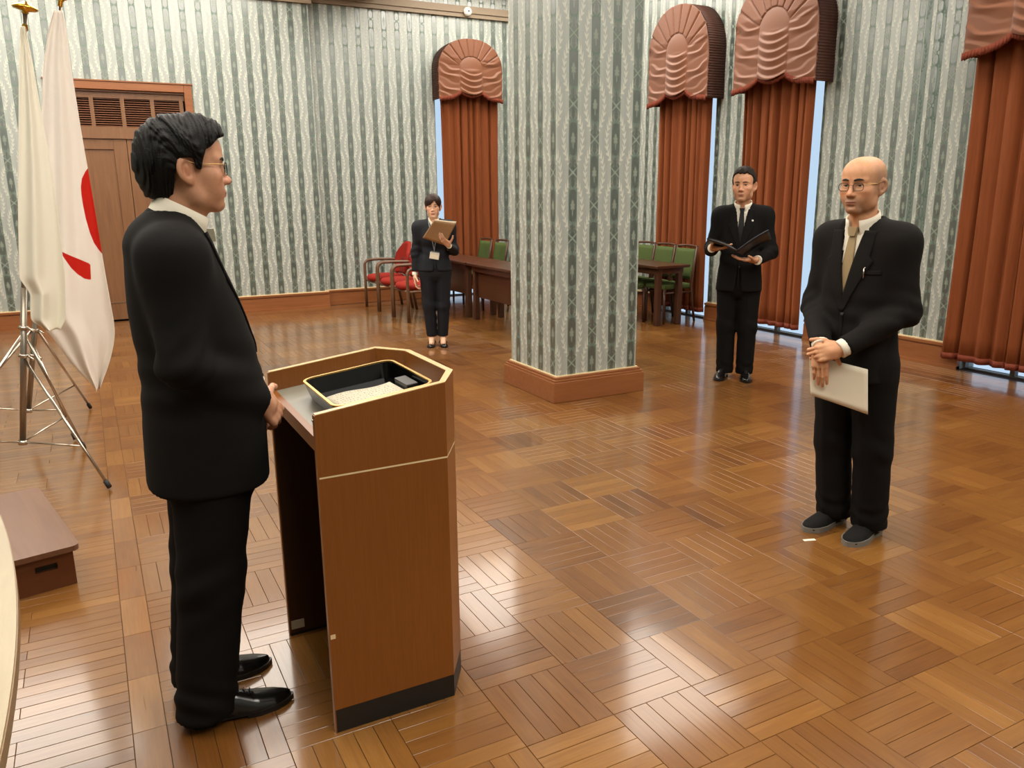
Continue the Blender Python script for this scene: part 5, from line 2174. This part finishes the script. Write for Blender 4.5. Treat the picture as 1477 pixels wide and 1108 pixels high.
        e.build('eye', ['eye', 'iris'], root)
        G = []
        yy = np.linspace(0.012, 0.049, 16)
        for i, y in enumerate(yy):
            q = i / 15
            zc = 0.0172 + 0.0040 * math.sin(q * 2.7 + 0.1) + cf.get('brow_z', 0.0)
            hw_ = cf.get('brow_w', 0.0036) * (0.5 + math.sin(math.pi * min(1, q * 0.85 + 0.12))) * 0.75
            ys, zs2 = [y] * 4, list(np.linspace(zc - hw_, zc + hw_, 4))
            x = front_x(lambda P: head_sdf(P, kt), ys, zs2, 0.14, 0.02)
            G.append([fromH(np.array([x[m_] + 0.0016, s * y, zs2[m_]])) for m_ in range(4)])
        MB().sheet(G, 0.003, normal=tuple(R @ np.array([1., 0, 0]))).build('eyebrow', cf.get('brow', 'brow_hair'), root)

    # ---- hair
    if cf.get('hair'):
        fH, flow, hm, hh, lo3, hi3 = cf['hair']
        V, Q = net(lambda P: fH(P, kt), lo3, hi3, hh)
        me = mesh_arrays('hair', fromH(V), Q)
        at = me.attributes.new('flow', 'FLOAT_VECTOR', 'POINT')
        if len(me.vertices) == len(V):
            at.data.foreach_set('vector', flow(V).astype('f').ravel())
        link('hair', me, root, hm)

    # ---- glasses
    if cf.get('glasses'):
        gk = cf['glasses']
        gl = None
        for s in (-1, 1):
            cy, cz, hx, hz, rr = s * 0.0335, -0.006, gk['w'], gk['h'], gk['r']
            pts = [(0.1015 - 0.06 * (abs(cy + p[0]) - 0.033) ** 1 * (abs(cy + p[0]) > 0.033), cy + p[0], cz + p[1]) for p in rrect(hx, hz, rr, 5)]
            pts.append(pts[0])
            m_ = MB().tube([fromH(p) for p in pts], 0.0010 * gk.get('t', 1), 8, cap=False)
            if gl is None:
                m_.tube([fromH(p) for p in ((0.1015, -0.0335 + hx, 0.0), (0.107, -0.005, 0.003), (0.107, 0.005, 0.003), (0.1015, 0.0335 - hx, 0.0))], 0.0010, 8)
                for s2 in (-1, 1):
                    m_.tube([fromH(p) for p in ((0.100, s2 * 0.012, -0.012), (0.104, s2 * 0.010, -0.002))], 0.0008, 6)
                gl = m_.build('glasses', gk['rim'], root)
                # second rim joins the same frame
            else:
                m_.build('rim', gk['rim'], gl)
            lens = MB().add([fromH(np.array(p) * np.array([1, 1, 1]) + np.array([0.0004, 0, 0])) for p in pts[:-1]], [list(range(len(pts) - 1))])
            lo_ = lens.build('lens', None, gl)
            lo_.data.materials.append(M_GLASS)
            MB().tube([fromH(p) for p in ((0.099, s * (0.0335 + hx), 0.004), (0.085, s * 0.068, 0.006), (0.03, s * 0.0795, 0.004), (-0.004, s * 0.084, 0.012), (-0.024, s * 0.083, -0.006))],
                      0.0013, 8).build('temple', gk['temple'], gl)
    # ---- shoes
    for i, sh in enumerate(cf['shoes']):
        so = shoe(root, **sh)
        if sh['style'] == 'pump':
            px_, py_ = sh['pos'][0], sh['pos'][1]
            MB().tube([(px_ + 0.095, py_ + 0.040 * math.cos(a), 0.022 + 0.046 * math.sin(a)) for a in np.linspace(0.1, math.pi - 0.1, 12)], 0.005, 8).build('strap', 'leather', so)
        if sh['style'] == 'dress':
            Rz = rot(sh['yaw'])
            for k in range(4):
                q = [np.array(sh['pos']) + Rz @ np.array([0.125 + 0.017 * k, w * 0.016, 0.0835 - 0.0060 * k - 0.0012 * (w != 0)]) for w in (-1, 0, 1)]
                MB().tube(q, 0.0018, 6).build('lace', 'leather_matt', so)
    return root


# ---------------------------------------------------------------- hair shapes (head coordinates)
def skull(P, g):
    d = ell(P, (-0.010, 0, 0.036), (0.098 + g, 0.077 + g, 0.084 + g))
    return smin(d, ell(P, (0.030, 0, 0.045), (0.063 + g, 0.066 + g, 0.058 + g)), 0.03)


def hair_swept(P, k):
    x, y, z = P[:, 0], np.abs(P[:, 1]), P[:, 2]
    g = 0.021
    d = skull(P, g)
    d = smin(d, ell(P, (-0.060, 0, -0.005), (0.072, 0.078, 0.078)), 0.03)        # full back
    d = smin(d, ell(P, (-0.052, 0, -0.055), (0.055, 0.060, 0.040)), 0.025)       # nape
    d = smin(d, ell(P, (0.040, 0, 0.100), (0.052, 0.052, 0.030)), 0.03)          # quiff
    d = smin(d, ell(np.stack([P[:, 0], y, P[:, 2]], -1), (0.030, 0.052, 0.078), (0.050, 0.026, 0.030)), 0.02)
    # locks
    ph = 75 * (z * 0.75 - x * 0.35) + 6 * np.sin(x * 32 + z * 14) + 30 * y
    d = d + 0.0026 * np.sin(ph) + 0.0018 * np.sin(ph * 2.3 + 14 * np.sin(x * 40)) + 0.0012 * np.sin(ph * 4.7 + x * 90)
    # hair line : height below which there is no hair, along x
    hl = np.interp(x, [-0.14, -0.068, -0.050, -0.042, -0.036, -0.030, -0.020, 0.000, 0.014, 0.018, 0.032, 0.037, 0.046, 0.060, 0.085, 0.12],
                   [-0.110, -0.102, -0.092, -0.072, -0.034, 0.004, 0.020, 0.022, 0.020, -0.006, -0.010, 0.014, 0.042, 0.050, 0.074, 0.086])
    d = smax(d, (hl - z) * 0.55, 0.006)
    return d


def flow_swept(V):
    dr = nrm((-0.8, 0, 0.45))
    w = V.copy()
    w[:, 2] += 0.008 * np.sin(V[:, 0] * 45)
    a = w @ dr
    b_ = w @ nrm((0.45, 0, 0.8))
    return np.stack([a, b_, V[:, 1]], -1)


def hair_crop(P, k):
    x, y, z = P[:, 0], np.abs(P[:, 1]), P[:, 2]
    d = skull(P, 0.008)
    d = smin(d, ell(P, (0.012, 0, 0.088), (0.078, 0.062, 0.046)), 0.03)
    d = smin(d, ell(P, (0.040, 0.004, 0.100), (0.046, 0.048, 0.026)), 0.02)
    d = d + 0.0022 * np.sin(x * 170 + 40 * y + 60 * z) * np.sin(P[:, 1] * 190 + 50 * z)
    hl = np.interp(x, [-0.14, -0.06, -0.03, -0.015, 0.02, 0.03, 0.040, 0.060, 0.085, 0.12], [-0.07, -0.06, -0.03, 0.01, 0.012, -0.008, 0.052, 0.070, 0.080, 0.09])
    hl = hl + (x > 0.03) * (0.004 * np.sin(P[:, 1] * 210 + 1.0) + 0.010 * np.exp(-((y - 0.040) / 0.012) ** 2))
    return smax(d, (hl - z) * 0.6, 0.003)


def flow_any(V):
    return np.stack([V[:, 0] * 0.8 + V[:, 2] * 0.5, V[:, 1], V[:, 2] - V[:, 0]], -1)


def hair_tied(P, k):
    x, y, z = P[:, 0], np.abs(P[:, 1]), P[:, 2]
    d = skull(P, 0.010)
    d = smin(d, ell(P, (-0.115, 0, -0.02), (0.032, 0.035, 0.034)), 0.02)       # knot at the back
    hl = np.interp(x, [-0.16, -0.08, -0.03, -0.012, 0.02, 0.032, 0.05, 0.085, 0.12], [-0.07, -0.06, -0.02, 0.012, 0.015, -0.030, 0.040, 0.062, 0.07])
    d = smax(d, (hl - z) * 0.6, 0.005)
    # side-swept fringe, parted above the left brow
    fr = skull(P, 0.013)
    lim = np.interp(P[:, 1], [-0.09, -0.06, -0.03, 0.0, 0.015, 0.022, 0.03, 0.05, 0.07, 0.09], [-0.010, 0.004, 0.020, 0.040, 0.062, 0.066, 0.045, 0.018, -0.010, -0.020])
    fr = smax(fr, (lim - z) * 0.7, 0.006)
    fr = smax(fr, 0.030 - x, 0.01)
    d = smin(d, fr, 0.008)
    # strands before the ears
    m = mirror_y(P)
    d = smin(d, seg(m, (0.045, 0.072, 0.02), (0.040, 0.071, -0.055), 0.007, 0.004), 0.008)
    return d + 0.0012 * np.sin(P[:, 1] * 170 + P[:, 2] * 60)
# ---------------------------------------------------------------- the four people
GL1 = dict(w=0.023, h=0.0165, r=0.011, rim='rim_dark', temple='rim_gold', t=1.3)
GL2 = dict(w=0.023, h=0.0160, r=0.013, rim='rim_dark', temple='rim_gold', t=1.2)

build_person(dict(
    label='man with swept-back dark hair and glasses in black suit, standing behind the lectern, hands clasped',
    loc=(0.21, 2.39, 0), heading=0,
    head=(0.050, 0, 1.614), hscale=0.985, hrot=(0, 0, 0), face=dict(wide=1.0, open=0.0036, nose=0.45),
    skin=lin(200, 148, 116), lip=lin(160, 92, 76), shade=(lin(150, 110, 88), 0.25, 'shave'), fine=0.0023,
    torso=[(1.500, 0.000, 0.050, 0.062, 0.062), (1.467, -0.010, 0.076, 0.090, 0.112), (1.425, -0.014, 0.103, 0.110, 0.160), (1.373, -0.014, 0.120, 0.114, 0.182),
           (1.237, 0.010, 0.144, 0.144, 0.194), (1.070, 0.034, 0.160, 0.158, 0.194), (0.871, 0.032, 0.166, 0.166, 0.200), (0.728, 0.030, 0.166, 0.170, 0.206)],
    arms=[((-0.020, -0.172, 1.385), (-0.030, -0.222, 1.115), (0.172, -0.100, 0.968)), ((-0.020, 0.172, 1.385), (-0.010, 0.232, 1.105), (0.195, 0.080, 0.965))],
    arm_r=(0.062, 0.058, 0.047), sh_r=0.050, slope=0.040, waist=1.05, vee=(1.09, 1.455, 0.058), neck=(0.014, 0, 1.468), neck_r=0.058,
    collar_tilt=24, collar_h=0.050, collar_open=12, suit='suit', trouser='trouser', tie='tie_silver', tie_drop=0.028, tie_puff=0.010, buttons=2, lapel=0.070, coat_h=0.0075, cuff=0.004,
    pockets=[(1.27, 0.075, 0.165, 0.022)],
    pelvis=[(0.98, 0.03, 0.12, 0.125, 0.165), (0.80, 0.03, 0.130, 0.135, 0.180), (0.70, 0.025, 0.125, 0.120, 0.170), (0.66, 0.02, 0.08, 0.08, 0.13)],
    legs=[((0.030, -0.088, 0.80), (-0.005, -0.095, 0.45), (-0.055, -0.100, 0.07)), ((0.030, 0.088, 0.80), (-0.005, 0.095, 0.45), (-0.050, 0.100, 0.07))],
    leg_r=(0.112, 0.090, 0.084), hem=0.035,
    hands=[dict(wrist=(0.184, -0.088, 0.965), fingers=(0.52, 0.42, -0.74), palm=(-0.70, 0.70, -0.10), right=True, curl=GRIP, scale=0.98),
           dict(wrist=(0.186, 0.070, 0.950), fingers=(0.10, -0.75, -0.65), palm=(-0.95, -0.1, -0.15), right=False, curl=FLATH, scale=0.98)],
    hair=(hair_swept, flow_swept, 'hair_black', 0.0030, (-0.17, -0.115, -0.115), (0.125, 0.115, 0.165)),
    glasses=GL1, brow='brow_hair',
    shoes=[dict(pos=(-0.105, -0.098, 0), yaw=-2, L=0.300, style='dress'), dict(pos=(-0.110, 0.100, 0), yaw=4, L=0.285, style='dress')],
))

build_person(dict(
    label='bald man in round glasses and beige tie, holding white paper, wearing grey-soled black shoes',
    loc=(2.92, 2.32, 0), heading=187,
    head=(0.078, 0, 1.555), hscale=0.93, hrot=(4, 3, 0), face=dict(wide=1.02, open=0.0030, nose=1.0, scalp=lin(112, 96, 82)),
    skin=lin(204, 150, 112), lip=lin(156, 96, 78), shade=(lin(128, 106, 90), 0.5, 'beard'), fine=0.0024,
    torso=[(1.425, 0.028, 0.050, 0.060, 0.062), (1.395, 0.022, 0.078, 0.088, 0.105), (1.352, 0.020, 0.098, 0.102, 0.140), (1.300, 0.020, 0.110, 0.108, 0.152),
           (1.180, 0.025, 0.122, 0.118, 0.160), (1.000, 0.025, 0.126, 0.122, 0.158), (0.850, 0.022, 0.130, 0.128, 0.168), (0.735, 0.018, 0.132, 0.134, 0.174)],
    arms=[((0.020, -0.155, 1.325), (0.040, -0.205, 1.035), (0.262, -0.010, 0.908)), ((0.020, 0.155, 1.325), (0.010, 0.202, 1.045), (0.238, 0.085, 0.910))],
    arm_r=(0.060, 0.054, 0.044), sh_r=0.047, slope=0.036, waist=1.02, vee=(1.04, 1.385, 0.064), neck=(0.048, 0, 1.400), neck_r=0.053,
    collar_tilt=18, collar_h=0.040, collar_open=20, suit='suit2', trouser='trouser', tie='tie_gold', tie_drop=0.022, buttons=2, lapel=0.068, coat_h=0.0085, cuff=0.026,
    pockets=[(1.205, 0.065, 0.135, 0.018)], pen=(0.078, 1.21),
    pelvis=[(0.98, 0.02, 0.11, 0.115, 0.160), (0.82, 0.015, 0.120, 0.125, 0.172), (0.72, 0.010, 0.115, 0.110, 0.165), (0.68, 0.005, 0.08, 0.08, 0.13)],
    legs=[((0.010, -0.085, 0.80), (-0.020, -0.095, 0.43), (-0.062, -0.090, 0.08)), ((0.010, 0.085, 0.80), (-0.030, 0.092, 0.43), (-0.072, 0.084, 0.08))],
    leg_r=(0.100, 0.080, 0.076), hem=0.045,
    hands=[dict(wrist=(0.292, 0.006, 0.896), fingers=(0.02, 0.14, -1.0), palm=(-0.80, -0.60, 0), right=True, curl=FLATH, scale=0.86, thumb=(0.6, 0.6, -0.4)),
           dict(wrist=(0.262, 0.074, 0.898), fingers=(0.62, -0.74, -0.26), palm=(-0.75, -0.60, -0.25), right=False, curl=CLASP, scale=0.92, thumb=(0.85, 0.40, -0.25))],
    glasses=GL2, brow='brow_hair', brow_w=0.0040, brow_z=0.004,
    shoes=[dict(pos=(-0.135, -0.086, 0), yaw=-4, L=0.270, Wd=0.104, style='knit'), dict(pos=(-0.150, 0.084, 0), yaw=3, L=0.270, Wd=0.104, style='knit')],
))

build_person(dict(
    label='man with short dark hair and black tie holding an open dark folder before the curtains',
    loc=(4.69, 4.93, 0), heading=222,
    head=(0.040, 0, 1.575), hscale=1.05, hrot=(-8, 0, 0), face=dict(wide=0.96, open=0.0032, nose=0.8, jaw=0.88),
    skin=lin(206, 154, 120), lip=lin(158, 94, 76), shade=(lin(140, 104, 84), 0.2, 'shave'), fine=0.0034,
    torso=[(1.435, 0.000, 0.050, 0.060, 0.062), (1.405, -0.006, 0.078, 0.088, 0.120), (1.365, -0.008, 0.098, 0.105, 0.150), (1.310, -0.008, 0.110, 0.110, 0.162),
           (1.190, 0.000, 0.122, 0.120, 0.164), (1.030, 0.008, 0.120, 0.116, 0.156), (0.870, 0.008, 0.128, 0.130, 0.174), (0.735, 0.008, 0.130, 0.138, 0.184)],
    arms=[((-0.010, -0.168, 1.335), (0.000, -0.236, 1.070), (0.215, -0.205, 1.090)), ((-0.010, 0.168, 1.335), (0.010, 0.236, 1.050), (0.235, 0.150, 1.005))],
    arm_r=(0.058, 0.052, 0.042), sh_r=0.046, slope=0.036, waist=1.03, vee=(1.06, 1.400, 0.062), neck=(0.014, 0, 1.412), neck_r=0.055,
    collar_tilt=18, collar_h=0.040, collar_open=16, suit='suit', trouser='trouser', tie='tie_black', buttons=2, lapel=0.070, coat_h=0.0100,
    split=0.03, pockets=[], pin=(0.085, 1.30),
    pelvis=[(0.98, 0.005, 0.11, 0.115, 0.155), (0.82, 0.005, 0.115, 0.120, 0.168), (0.72, 0.00, 0.110, 0.108, 0.160), (0.68, 0.00, 0.08, 0.08, 0.13)],
    legs=[((0.000, -0.082, 0.80), (0.000, -0.085, 0.44), (-0.020, -0.080, 0.07)), ((0.000, 0.082, 0.80), (0.000, 0.085, 0.44), (-0.020, 0.080, 0.07))],
    leg_r=(0.096, 0.076, 0.068), hem=0.040,
    hands=[dict(wrist=(0.240, -0.192, 1.092), fingers=(0.55, 0.80, 0.05), palm=(0.1, 0.1, 0.98), right=True, curl=[(8, 14, 10)] * 4, scale=0.98, thumb=(0.6, 0.7, -0.4)),
           dict(wrist=(0.252, 0.130, 1.005), fingers=(0.30, -0.95, 0.06), palm=(0.1, -0.05, 0.98), right=False, curl=[(8, 14, 10)] * 4, scale=0.98, thumb=(0.6, 0.7, -0.4))],
    hair=(hair_crop, flow_any, 'hair_short', 0.0040, (-0.15, -0.105, -0.09), (0.12, 0.105, 0.155)),
    brow='brow_hair', brow_w=0.003,
    shoes=[dict(pos=(-0.085, -0.080, 0), yaw=-8, L=0.275, style='dress'), dict(pos=(-0.085, 0.080, 0), yaw=8, L=0.275, style='dress')],
))

build_person(dict(
    label='woman in dark navy suit with tied-back hair reading from a tan board',
    loc=(3.10, 7.575, 0), heading=246,
    head=(0.030, 0, 1.412), hscale=0.93, hrot=(-2, 4, 0), face=dict(wide=0.95, open=0.0042, nose=0.5, jaw=0.74),
    skin=lin(222, 176, 146), lip=lin(176, 92, 88), fine=0.0034,
    torso=[(1.295, 0.000, 0.045, 0.052, 0.052), (1.268, -0.004, 0.066, 0.072, 0.090), (1.235, -0.004, 0.085, 0.086, 0.128), (1.190, 0.000, 0.098, 0.090, 0.142),
           (1.110, 0.006, 0.110, 0.092, 0.146), (0.985, 0.004, 0.092, 0.086, 0.124), (0.860, 0.004, 0.104, 0.106, 0.156), (0.768, 0.004, 0.114, 0.120, 0.172)],
    arms=[((-0.010, -0.152, 1.205), (-0.015, -0.195, 0.955), (0.010, -0.205, 0.742)), ((-0.010, 0.152, 1.205), (-0.010, 0.200, 0.965), (0.215, 0.150, 1.030))],
    arm_r=(0.050, 0.043, 0.034), sh_r=0.038, slope=0.030, waist=0.98, vee=(0.965, 1.262, 0.050), neck=(0.008, 0, 1.270), neck_r=0.046,
    collar_tilt=22, collar_h=0.022, collar_open=26, suit='navy', trouser='navy', tie=None, buttons=1, lapel=0.040, coat_h=0.0095, split=0.05,
    pelvis=[(0.95, 0.0, 0.085, 0.09, 0.118), (0.80, 0.0, 0.100, 0.112, 0.158), (0.72, 0.0, 0.096, 0.100, 0.152), (0.67, 0.0, 0.07, 0.07, 0.12)],
    legs=[((0.000, -0.076, 0.76), (0.005, -0.072, 0.42), (-0.008, -0.058, 0.115)), ((0.000, 0.076, 0.76), (0.005, 0.072, 0.42), (-0.008, 0.058, 0.115))],
    leg_r=(0.088, 0.066, 0.050), hem=0.100,
    hands=[dict(wrist=(0.012, -0.206, 0.728), fingers=(0.08, 0.02, -1.0), palm=(0.0, 1.0, 0.0), right=True, curl=RELAX, scale=0.86),
           dict(wrist=(0.238, 0.143, 1.040), fingers=(0.55, -0.55, 0.62), palm=(-0.60, 0.1, 0.75), right=False, curl=FLATH, scale=0.86, thumb=(0.5, 0.8, -0.4))],
    feet=[((-0.012, -0.057, 0.085), (0.085, -0.060, 0.034)), ((-0.012, 0.057, 0.085), (0.085, 0.060, 0.034))],
    hair=(hair_tied, flow_any, 'hair_brown', 0.0040, (-0.18, -0.105, -0.10), (0.13, 0.105, 0.155)),
    brow='brow_hair', brow_w=0.0022,
    shoes=[dict(pos=(-0.070, -0.056, 0), yaw=-4, L=0.235, Wd=0.084, style='pump'), dict(pos=(-0.070, 0.056, 0), yaw=4, L=0.235, Wd=0.084, style='pump')],
))

# ---------------------------------------------------------------- held things
def local_pt(loc, heading, p):
    a = math.radians(heading)
    return Vector((loc[0] + p[0] * math.cos(a) - p[1] * math.sin(a), loc[1] + p[0] * math.sin(a) + p[1] * math.cos(a), p[2]))


def slab(name, label, cat, corners, th, m, part, extra=None, bow=0.0):
    """corners TL TR BR BL in the room ; thin board or sheet"""
    TL, TR, BR, BL = (np.array(c, F) for c in corners)
    o = (TL + TR + BR + BL) / 4
    t = empty(name, label, cat, tuple(o))
    nn = nrm(np.cross(TR - TL, BL - TL))
    G = []
    for i in range(13):
        u = i / 12
        col = []
        for j in range(9):
            w = j / 8
            p = TL * (1 - u) * (1 - w) + TR * u * (1 - w) + BR * u * w + BL * (1 - u) * w
            col.append(p - o + nn * bow * math.sin(math.pi * u))
        G.append(col)
    MB().sheet(G, th).build(part, m, t)
    return t, o, nn


PAPER = [(2.620, 2.320, 0.864), (2.800, 2.170, 0.810), (2.813, 2.159, 0.617), (2.634, 2.309, 0.691)]
slab('paper_sheet', 'blank white certificate sheet held low in front of the bald man', 'paper', PAPER, 0.0012, 'paper', 'sheet', bow=0.006)

# tan reading board with a rolled white sheet on it
wl, wh_ = (3.10, 7.575), 246
TL, TR = local_pt(wl, wh_, (0.350, 0.015, 1.285)), local_pt(wl, wh_, (0.350, 0.225, 1.255))
BL, BR = local_pt(wl, wh_, (0.225, -0.105, 1.115)), local_pt(wl, wh_, (0.240, 0.110, 1.040))
t, o, nn = slab('reading_board', 'tan wooden board held up by the woman, seen from its back', 'board', [TL, TR, BR, BL], 0.008, 'folder_tan', 'board')
up = nn if nn[2] > 0 else -nn
TLv, TRv, BRv, BLv = (np.array(c) for c in (TL, TR, BR, BL))
G = [[tuple((TLv * (1 - u) * (1 - w) + TRv * u * (1 - w) + BRv * u * w + BLv * (1 - u) * w) - o + up * (0.010 + 0.012 * max(0, u - 0.7) * 3 * (1 - w))) for w in np.linspace(-0.015, 0.95, 7)] for u in np.linspace(0.03, 1.0, 12)]
MB().sheet(G, 0.002).build('script_sheet', 'paper', t)

# open folder of the man before the curtains
bl_, bh_ = (4.69, 4.93), 222
sp0, sp1 = (0.245, 0.045, 1.036), (0.420, 0.000, 1.082)
l0, l1 = (0.255, -0.205, 1.118), (0.425, -0.225, 1.170)
r0, r1 = (0.235, 0.245, 1.165), (0.385, 0.225, 1.240)
t = empty('open_folder', 'dark open folder with a navy inner leaf held by the black-tied man', 'folder', tuple(local_pt(bl_, bh_, sp0)))
oo = np.array(t.location)
def leaf(a, b_, c_, d_, th, nm, m):
    a, b_, c_, d_ = (np.array(local_pt(bl_, bh_, q)) - oo for q in (a, b_, c_, d_))
    G = [[tuple((a * (1 - u) + b_ * u) * (1 - w) + (d_ * (1 - u) + c_ * u) * w + np.array([0, 0, 0.010 * math.sin(math.pi * u)])) for w in np.linspace(0, 1, 5)] for u in np.linspace(0, 1, 10)]
    return MB().sheet(G, th).build(nm, m, t)
leaf(l0, sp0, sp1, l1, 0.012, 'leaf', 'folder_black')
leaf(sp0, r0, r1, sp1, 0.008, 'leaf', 'folder_navy')
leaf((0.262, -0.185, 1.127), (0.252, 0.035, 1.052), (0.415, -0.005, 1.098), (0.42, -0.205, 1.179), 0.003, 'inner_sheet', 'folder_black')
MB().tube([np.array(local_pt(bl_, bh_, (0.250, 0.02, 1.085))) - oo, np.array(local_pt(bl_, bh_, (0.250, 0.045, 1.065))) - oo], 0.006, 8).build('corner_clip', 'gold', t)

# badge on a lanyard
bd = empty('badge_lanyard', 'white name badge hanging on a grey lanyard over the navy jacket', 'badge', tuple(local_pt(wl, wh_, (0.118, 0.0, 0.93))), math.radians(wh_))
b = MB()
b.box((-0.002, -0.047, -0.035), (0.002, 0.047, 0.030), bev=0.001)
b.build('card_holder', 'badge', bd).rotation_euler = (math.radians(-10), 0, 0)
MB().box((0.0022, -0.040, -0.028), (0.0028, 0.040, 0.010)).build('card', 'paper', bd).rotation_euler = (math.radians(-10), 0, 0)
MB().box((-0.001, -0.044, 0.0302), (0.001, 0.044, 0.040)).build('holder_top', 'strap', bd).rotation_euler = (math.radians(-10), 0, 0)
for s in (-1, 1):
    pts = [(0.002, 0.0, 0.040), (0.0, s * 0.004, 0.075), (0.002, s * 0.016, 0.14), (0.000, s * 0.030, 0.22), (-0.018, s * 0.042, 0.29), (-0.060, s * 0.050, 0.345)]
    MB().tube(pts, 0.004, 8).build('strap', 'strap', bd)
